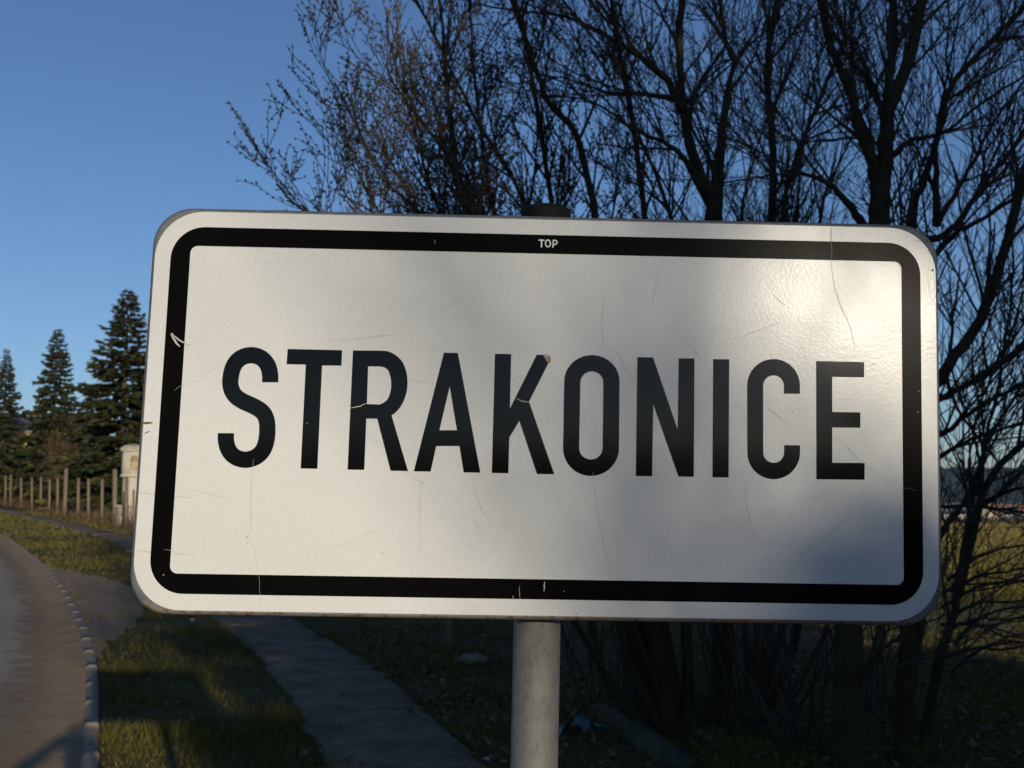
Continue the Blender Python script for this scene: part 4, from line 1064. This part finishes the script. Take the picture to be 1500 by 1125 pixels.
# fallen leaves under the trees
rg = np.random.default_rng(6); n = 11000
x = rg.uniform(-4.5, 7.5, n); y = rg.uniform(6.0, 14, n); z = gz(x, y) + rg.uniform(.01, .05, n)
ok = ~inpoly(x, y, road_poly) & ((x > -.6 - .1 * y) | (rg.random(n) < .12)) & (~inpoly(x, y, path_poly) | (rg.random(n) < .15)); x, y, z = x[ok], y[ok], z[ok]; n = len(x)
s_ = rg.uniform(.015, .04, n); an = rg.uniform(0, 6.28, n); ti = rg.normal(0, .35, (n, 2))
acc = Acc(); q = []
for dx, dy in ((-1, 0), (0, -.55), (1, 0), (0, .55)):
    ex_, ey_ = dx * np.cos(an) - dy * np.sin(an), dx * np.sin(an) + dy * np.cos(an)
    q.append(np.column_stack([x + ex_ * s_, y + ey_ * s_, z + s_ * (ti[:, 0] * dx + ti[:, 1] * dy)]))
acc.add(np.stack(q, 1).reshape(-1, 3), np.arange(n * 4).reshape(-1, 4), None, np.repeat(np.array([.15, .10, .055]) * rg.uniform(.4, 1.4, (n, 1)), 4, 0))
tag(acc.build('leaf_litter', M_blade), 'brown fallen leaves littering the ground under the trees', 'leaves', kind='stuff')

# ------------------------------------------------------------------ small things lying about
# sloping broken concrete slab at the willow's foot
A_, B_ = G(885, 1062), G(1012, 1135)
cs = empty('broken_slab', (A_[0], A_[1], float(gz(*A_)))); tag(cs, 'long broken concrete slab lying aslant at the foot of the willow', 'concrete slab')
dv = np.array([B_[0] - A_[0], B_[1] - A_[1], 0.0]); L = np.linalg.norm(dv); dv /= L; sdv = np.array([-dv[1], dv[0], 0])
a = Acc(); prof = []
for t in np.linspace(0, 1, 7):
    c = dv * L * t + np.array([0, 0, 0.17 - .09 * t]); jw = rng.normal(0, .012, 4)
    prof.append([c - sdv * .05 + (0, 0, -.40) , c - sdv * (.05 + jw[0]) + (0, 0, .0 + jw[1]), c + sdv * (.03 + jw[2]) + (0, 0, .012 + jw[3]), c + sdv * .05 + (0, 0, -.40)])
prof = np.array(prof); n, k = prof.shape[:2]
a.add(prof.reshape(-1, 3), [(i*k + j, (i+1)*k + j, (i+1)*k + j + 1, i*k + j + 1)[::-1] for i in range(n-1) for j in range(k-1)] + [(0, 1, 2, 3), tuple((n-1)*k + t for t in (3, 2, 1, 0))])
a.build('slab_body', mat('mossy concrete', (0.085, 0.072, 0.055), 0.95, noise=(0.12, 0.105, 0.085), scale=9, noise2=(0.045, 0.05, 0.025), scale2=4, bump=.4), cs)
# turquoise plastic rag
M_rag = mat('turquoise plastic', (0.05, 0.17, 0.17), 0.5, noise=(0.02, 0.06, 0.065), scale=25)
g = G(852, 1083); a = Acc(); nu, nv = 18, 7
U, V_ = np.meshgrid(np.linspace(-.16, .16, nu), np.linspace(-.06, .06, nv))
Zr = .055 + .03 * np.sin(U * 31 + 2 * np.sin(V_ * 30)) + .02 * np.sin(U * 70 + V_ * 45) + .05 * (1 - (U / .16) ** 2)
i = np.arange(nv - 1)[:, None] * nu; j = np.arange(nu - 1)[None]
a.add(np.stack([U, V_ + .02 * np.sin(U * 22), Zr], -1).reshape(-1, 3), np.stack([i + j, i + j + 1, i + nu + j + 1, i + nu + j], -1).reshape(-1, 4))
tag(a.build('plastic_rag', M_rag, smooth=True, loc=(g[0], g[1], float(gz(*g)))), 'crumpled turquoise plastic rag on the ground behind the sign post', 'plastic rag')
# stones and paper scraps
def lump(name, label, cat, px, py, s, mtl, seed, group=None, flat=.6):
    g = G(px, py); bm = bmesh.new(); bmesh.ops.create_icosphere(bm, subdivisions=2, radius=s)
    rr = np.random.default_rng(seed)
    for v in bm.verts: v.co *= rr.uniform(.75, 1.15); v.co.z *= flat
    me = bpy.data.meshes.new(name); bm.to_mesh(me); bm.free()
    tag(link(name, me, mtl, loc=(g[0], g[1], float(gz(*g)) + s * flat * .45)), label, cat, group)
lump('stone', 'pale flat stone lying in the grass beside the footpath', 'stone', 692, 972, .16, M_conc, 1, flat=.45)
lump('stone', 'pale boulder among the weeds at the foot of the fence posts', 'stone', 134, 749, .42, M_plaster, 2)
M_paper = mat('paper', (0.6, 0.62, 0.66), 0.8)
lump('paper_scrap', 'crumpled white paper scrap on the grass just below the sign corner', 'litter', 282, 909, .035, M_paper, 3)
lump('paper_scrap', 'tiny white scrap of litter in the shadowed grass of the verge', 'litter', 263, 1056, .012, M_paper, 4)
lump('paper_scrap', 'white scrap of litter lying at the footpath edge', 'litter', 712, 1112, .025, M_paper, 5, flat=.3)

# ------------------------------------------------------------------ the photographer, whose shadow falls on the verge
def skin_mesh(name, nodes, edges, mtl, parent, sub=2, rootn=0):
    me = bpy.data.meshes.new(name); me.from_pydata([n_[0] for n_ in nodes], edges, []); me.update()
    o = link(name, me, mtl, parent)
    md = o.modifiers.new('skin', 'SKIN'); md.use_smooth_shade = True
    if not me.skin_vertices: 
        bm = bmesh.new(); bm.from_mesh(me); bm.verts.layers.skin.verify(); bm.to_mesh(me); bm.free()
    for i_, (_, r_) in enumerate(nodes):
        sv = me.skin_vertices[0].data[i_]; sv.radius = (r_, r_) if not isinstance(r_, tuple) else r_; sv.use_root = (i_ == rootn)
    sb = o.modifiers.new('sub', 'SUBSURF'); sb.levels = sb.render_levels = sub
    return o
M_skin = mat('skin', (0.48, 0.30, 0.22), 0.55, noise=(0.44, 0.26, 0.19), scale=12)
M_jacket = mat('dark jacket', (0.025, 0.028, 0.035), 0.85, noise=(0.035, 0.038, 0.045), scale=20, bump=.2)
M_jeans = mat('jeans', (0.045, 0.06, 0.10), 0.9, noise=(0.06, 0.08, 0.12), scale=30, bump=.2)
M_shoe = mat('shoe leather', (0.03, 0.022, 0.017), 0.6)
M_hair = mat('brown hair', (0.045, 0.03, 0.02), 0.7, noise=(0.07, 0.045, 0.03), scale=60)
PX, PY = 0.045, -0.20
person = empty('person', (PX, PY - .04, 0)); tag(person, 'person in dark jacket and jeans photographing the sign with one arm raised', 'person')
J = lambda x, y, z: (x, y + .04, z)      # relative to the person's base
nd, ed = [], []
def chain(start, pts):
    prev = start; first = len(nd)
    for p_, r_ in pts:
        nd.append((p_, r_)); k_ = len(nd) - 1
        if prev is not None: ed.append((prev, k_))
        prev = k_
    return prev
pel = chain(None, [(J(0, -.05, .93), (.135, .10))])
chest = chain(pel, [(J(0, -.055, 1.10), (.13, .095)), (J(0, -.05, 1.28), (.145, .105)), (J(0, -.035, 1.40), (.12, .08))])
neck = chain(chest, [(J(0, -.015, 1.475), .056), (J(0, .0, 1.53), .054)])
hd_ = chain(neck, [(J(0, .01, 1.585), (.066, .080)), (J(0, .005, 1.645), (.074, .090)), (J(0, -.005, 1.70), (.060, .072))])
chain(neck + 1, [(J(0, .10, 1.59), .013)])
for sg in (-1, 1): chain(neck + 1, [(J(sg * .078, -.005, 1.60), (.008, .02))])
for sg in (-1, 1):
    hip = chain(pel, [(J(sg * .095, -.05, .86), .088), (J(sg * .10, -.03, .50), .060), (J(sg * .105, -.055, .28), .052), (J(sg * .11, -.06, .09), .040)])
    chain(hip, [(J(sg * .115, .03, .035), (.04, .028)), (J(sg * .125, .12, .025), (.038, .02))])
arms = {-1: [((-.175, -.04, 1.39), .060), ((-.27, .02, 1.40), .050), ((-.415, .10, 1.415), .042), ((-.27, .13, 1.53), .038), ((-.13, .155, 1.645), .027)],
        1: [((.175, -.04, 1.38), .060), ((.235, .0, 1.25), .050), ((.265, .03, 1.14), .042), ((.17, .10, 1.33), .036), ((.075, .125, 1.50), .027)]}
wr = {}
for sg in (-1, 1): wr[sg] = chain(chest, [(J(*p_), r_) for p_, r_ in arms[sg]])
hands = {-1: ((-.13, .155, 1.645), (.86, .10, .48)), 1: ((.075, .125, 1.50), (-.15, .10, .97))}
for sg, (w0, dr) in hands.items():
    w0 = np.array(w0); dr = np.array(dr); dr = dr / np.linalg.norm(dr); sd2 = np.cross(dr, (0, 1, 0)); sd2 /= np.linalg.norm(sd2); nv_ = np.cross(sd2, dr)
    pm = chain(wr[sg], [(J(*(w0 + dr * .045)), (.034, .016)), (J(*(w0 + dr * .085)), (.038, .014))])
    for f_, ln in zip((-.030, -.010, .010, .029), (.066, .076, .072, .056)):
        b0 = w0 + dr * .095 + sd2 * f_
        chain(pm, [(J(*b0), .0095), (J(*(b0 + dr * ln * .5 + nv_ * .006)), .0085), (J(*(b0 + dr * ln * .8 + nv_ * .018)), .0078), (J(*(b0 + dr * ln + nv_ * .03)), .0068)])
    b0 = w0 + dr * .04 + sd2 * .036
    chain(pm - 1, [(J(*b0), .011), (J(*(b0 + dr * .03 + sd2 * .018 + nv_ * .01)), .0098), (J(*(b0 + dr * .055 + sd2 * .02 + nv_ * .02)), .008)])
body = skin_mesh('body', nd, ed, M_skin, person)
nd, ed = [], []
pel = chain(None, [(J(0, -.05, .88), (.155, .12))])
chest = chain(pel, [(J(0, -.055, 1.08), (.155, .118)), (J(0, -.05, 1.28), (.165, .125)), (J(0, -.035, 1.405), (.135, .095))])
chain(chest, [(J(0, -.018, 1.465), .070)])
for sg in (-1, 1): chain(chest, [(J(*p_), r_ * 1.28) for p_, r_ in arms[sg]])
skin_mesh('jacket', nd, ed, M_jacket, person)
nd, ed = [], []
pel = chain(None, [(J(0, -.05, .95), (.145, .11))])
for sg in (-1, 1): chain(pel, [(J(sg * .095, -.05, .84), .105), (J(sg * .10, -.03, .50), .078), (J(sg * .105, -.055, .28), .070), (J(sg * .11, -.055, .07), .062)])
skin_mesh('trousers', nd, ed, M_jeans, person)
for sg in (-1, 1):
    nd, ed = [], []; chain(None, [(J(sg * .11, -.09, .05), (.042, .045)), (J(sg * .112, -.02, .055), (.045, .05)), (J(sg * .118, .07, .042), (.046, .036)), (J(sg * .125, .15, .034), (.038, .028))])
    skin_mesh('shoe', nd, ed, M_shoe, person)
nd, ed = [], []
chain(None, [(J(0, -.055, 1.545), (.058, .045)), (J(0, -.045, 1.62), (.078, .065)), (J(0, -.03, 1.69), (.074, .075)), (J(0, .02, 1.718), (.055, .035))])
skin_mesh('hair', nd, ed, M_hair, person)
for sg in (-1, 1):
    bm = bmesh.new(); bmesh.ops.create_uvsphere(bm, u_segments=10, v_segments=8, radius=.012); me = bpy.data.meshes.new('eye'); bm.to_mesh(me); bm.free()
    link('eye', me, mat('eye', (0.5, 0.5, 0.48), .3, noise=(0.05, 0.04, 0.03), scale=70), person, J(sg * .03, .079, 1.615))
a = Acc(); a.tube([J(-.026, .084, 1.553), J(0, .091, 1.551), J(.026, .084, 1.553)], (.004, .007, .004), 6); a.build('mouth', mat('lips', (0.33, 0.14, 0.12), .5), person)
# the camera in the photographer's hands
pc = empty('photo_camera', (0, -.065, 1.545)); tag(pc, 'black camera held up by the photographer', 'camera')
M_pcam = mat('camera black', (0.015, 0.015, 0.016), .5, noise=(0.022, 0.022, 0.023), scale=80)
a = Acc(); a.box((-.066, -.03, 0), (.066, .03, .088)); a.build('camera_body', M_pcam, pc)
a = Acc(); a.box((-.024, -.034, .088), (.024, .026, .112)); a.build('viewfinder', M_pcam, pc)
a = Acc(); a.box((-.070, -.028, .004), (-.0665, .034, .080)); a.build('grip', M_pcam, pc)
a = Acc(); th = np.linspace(0, 2 * math.pi, 21)[:-1]
for r0_, r1_, y0_, y1_ in ((.033, .033, .031, .052),):
    v = [(r0_ * math.cos(t), y0_, .045 + r0_ * math.sin(t)) for t in th] + [(r1_ * math.cos(t), y1_, .045 + r1_ * math.sin(t)) for t in th] + [(.026 * math.cos(t), y1_, .045 + .026 * math.sin(t)) for t in th] + [(.026 * math.cos(t), y0_ + .004, .045 + .026 * math.sin(t)) for t in th]
    a.add(v, [(k * 20 + t, k * 20 + (t + 1) % 20, (k + 1) * 20 + (t + 1) % 20, (k + 1) * 20 + t)[::-1] for k in range(3) for t in range(20)])
a.build('lens_barrel', M_pcam, pc)
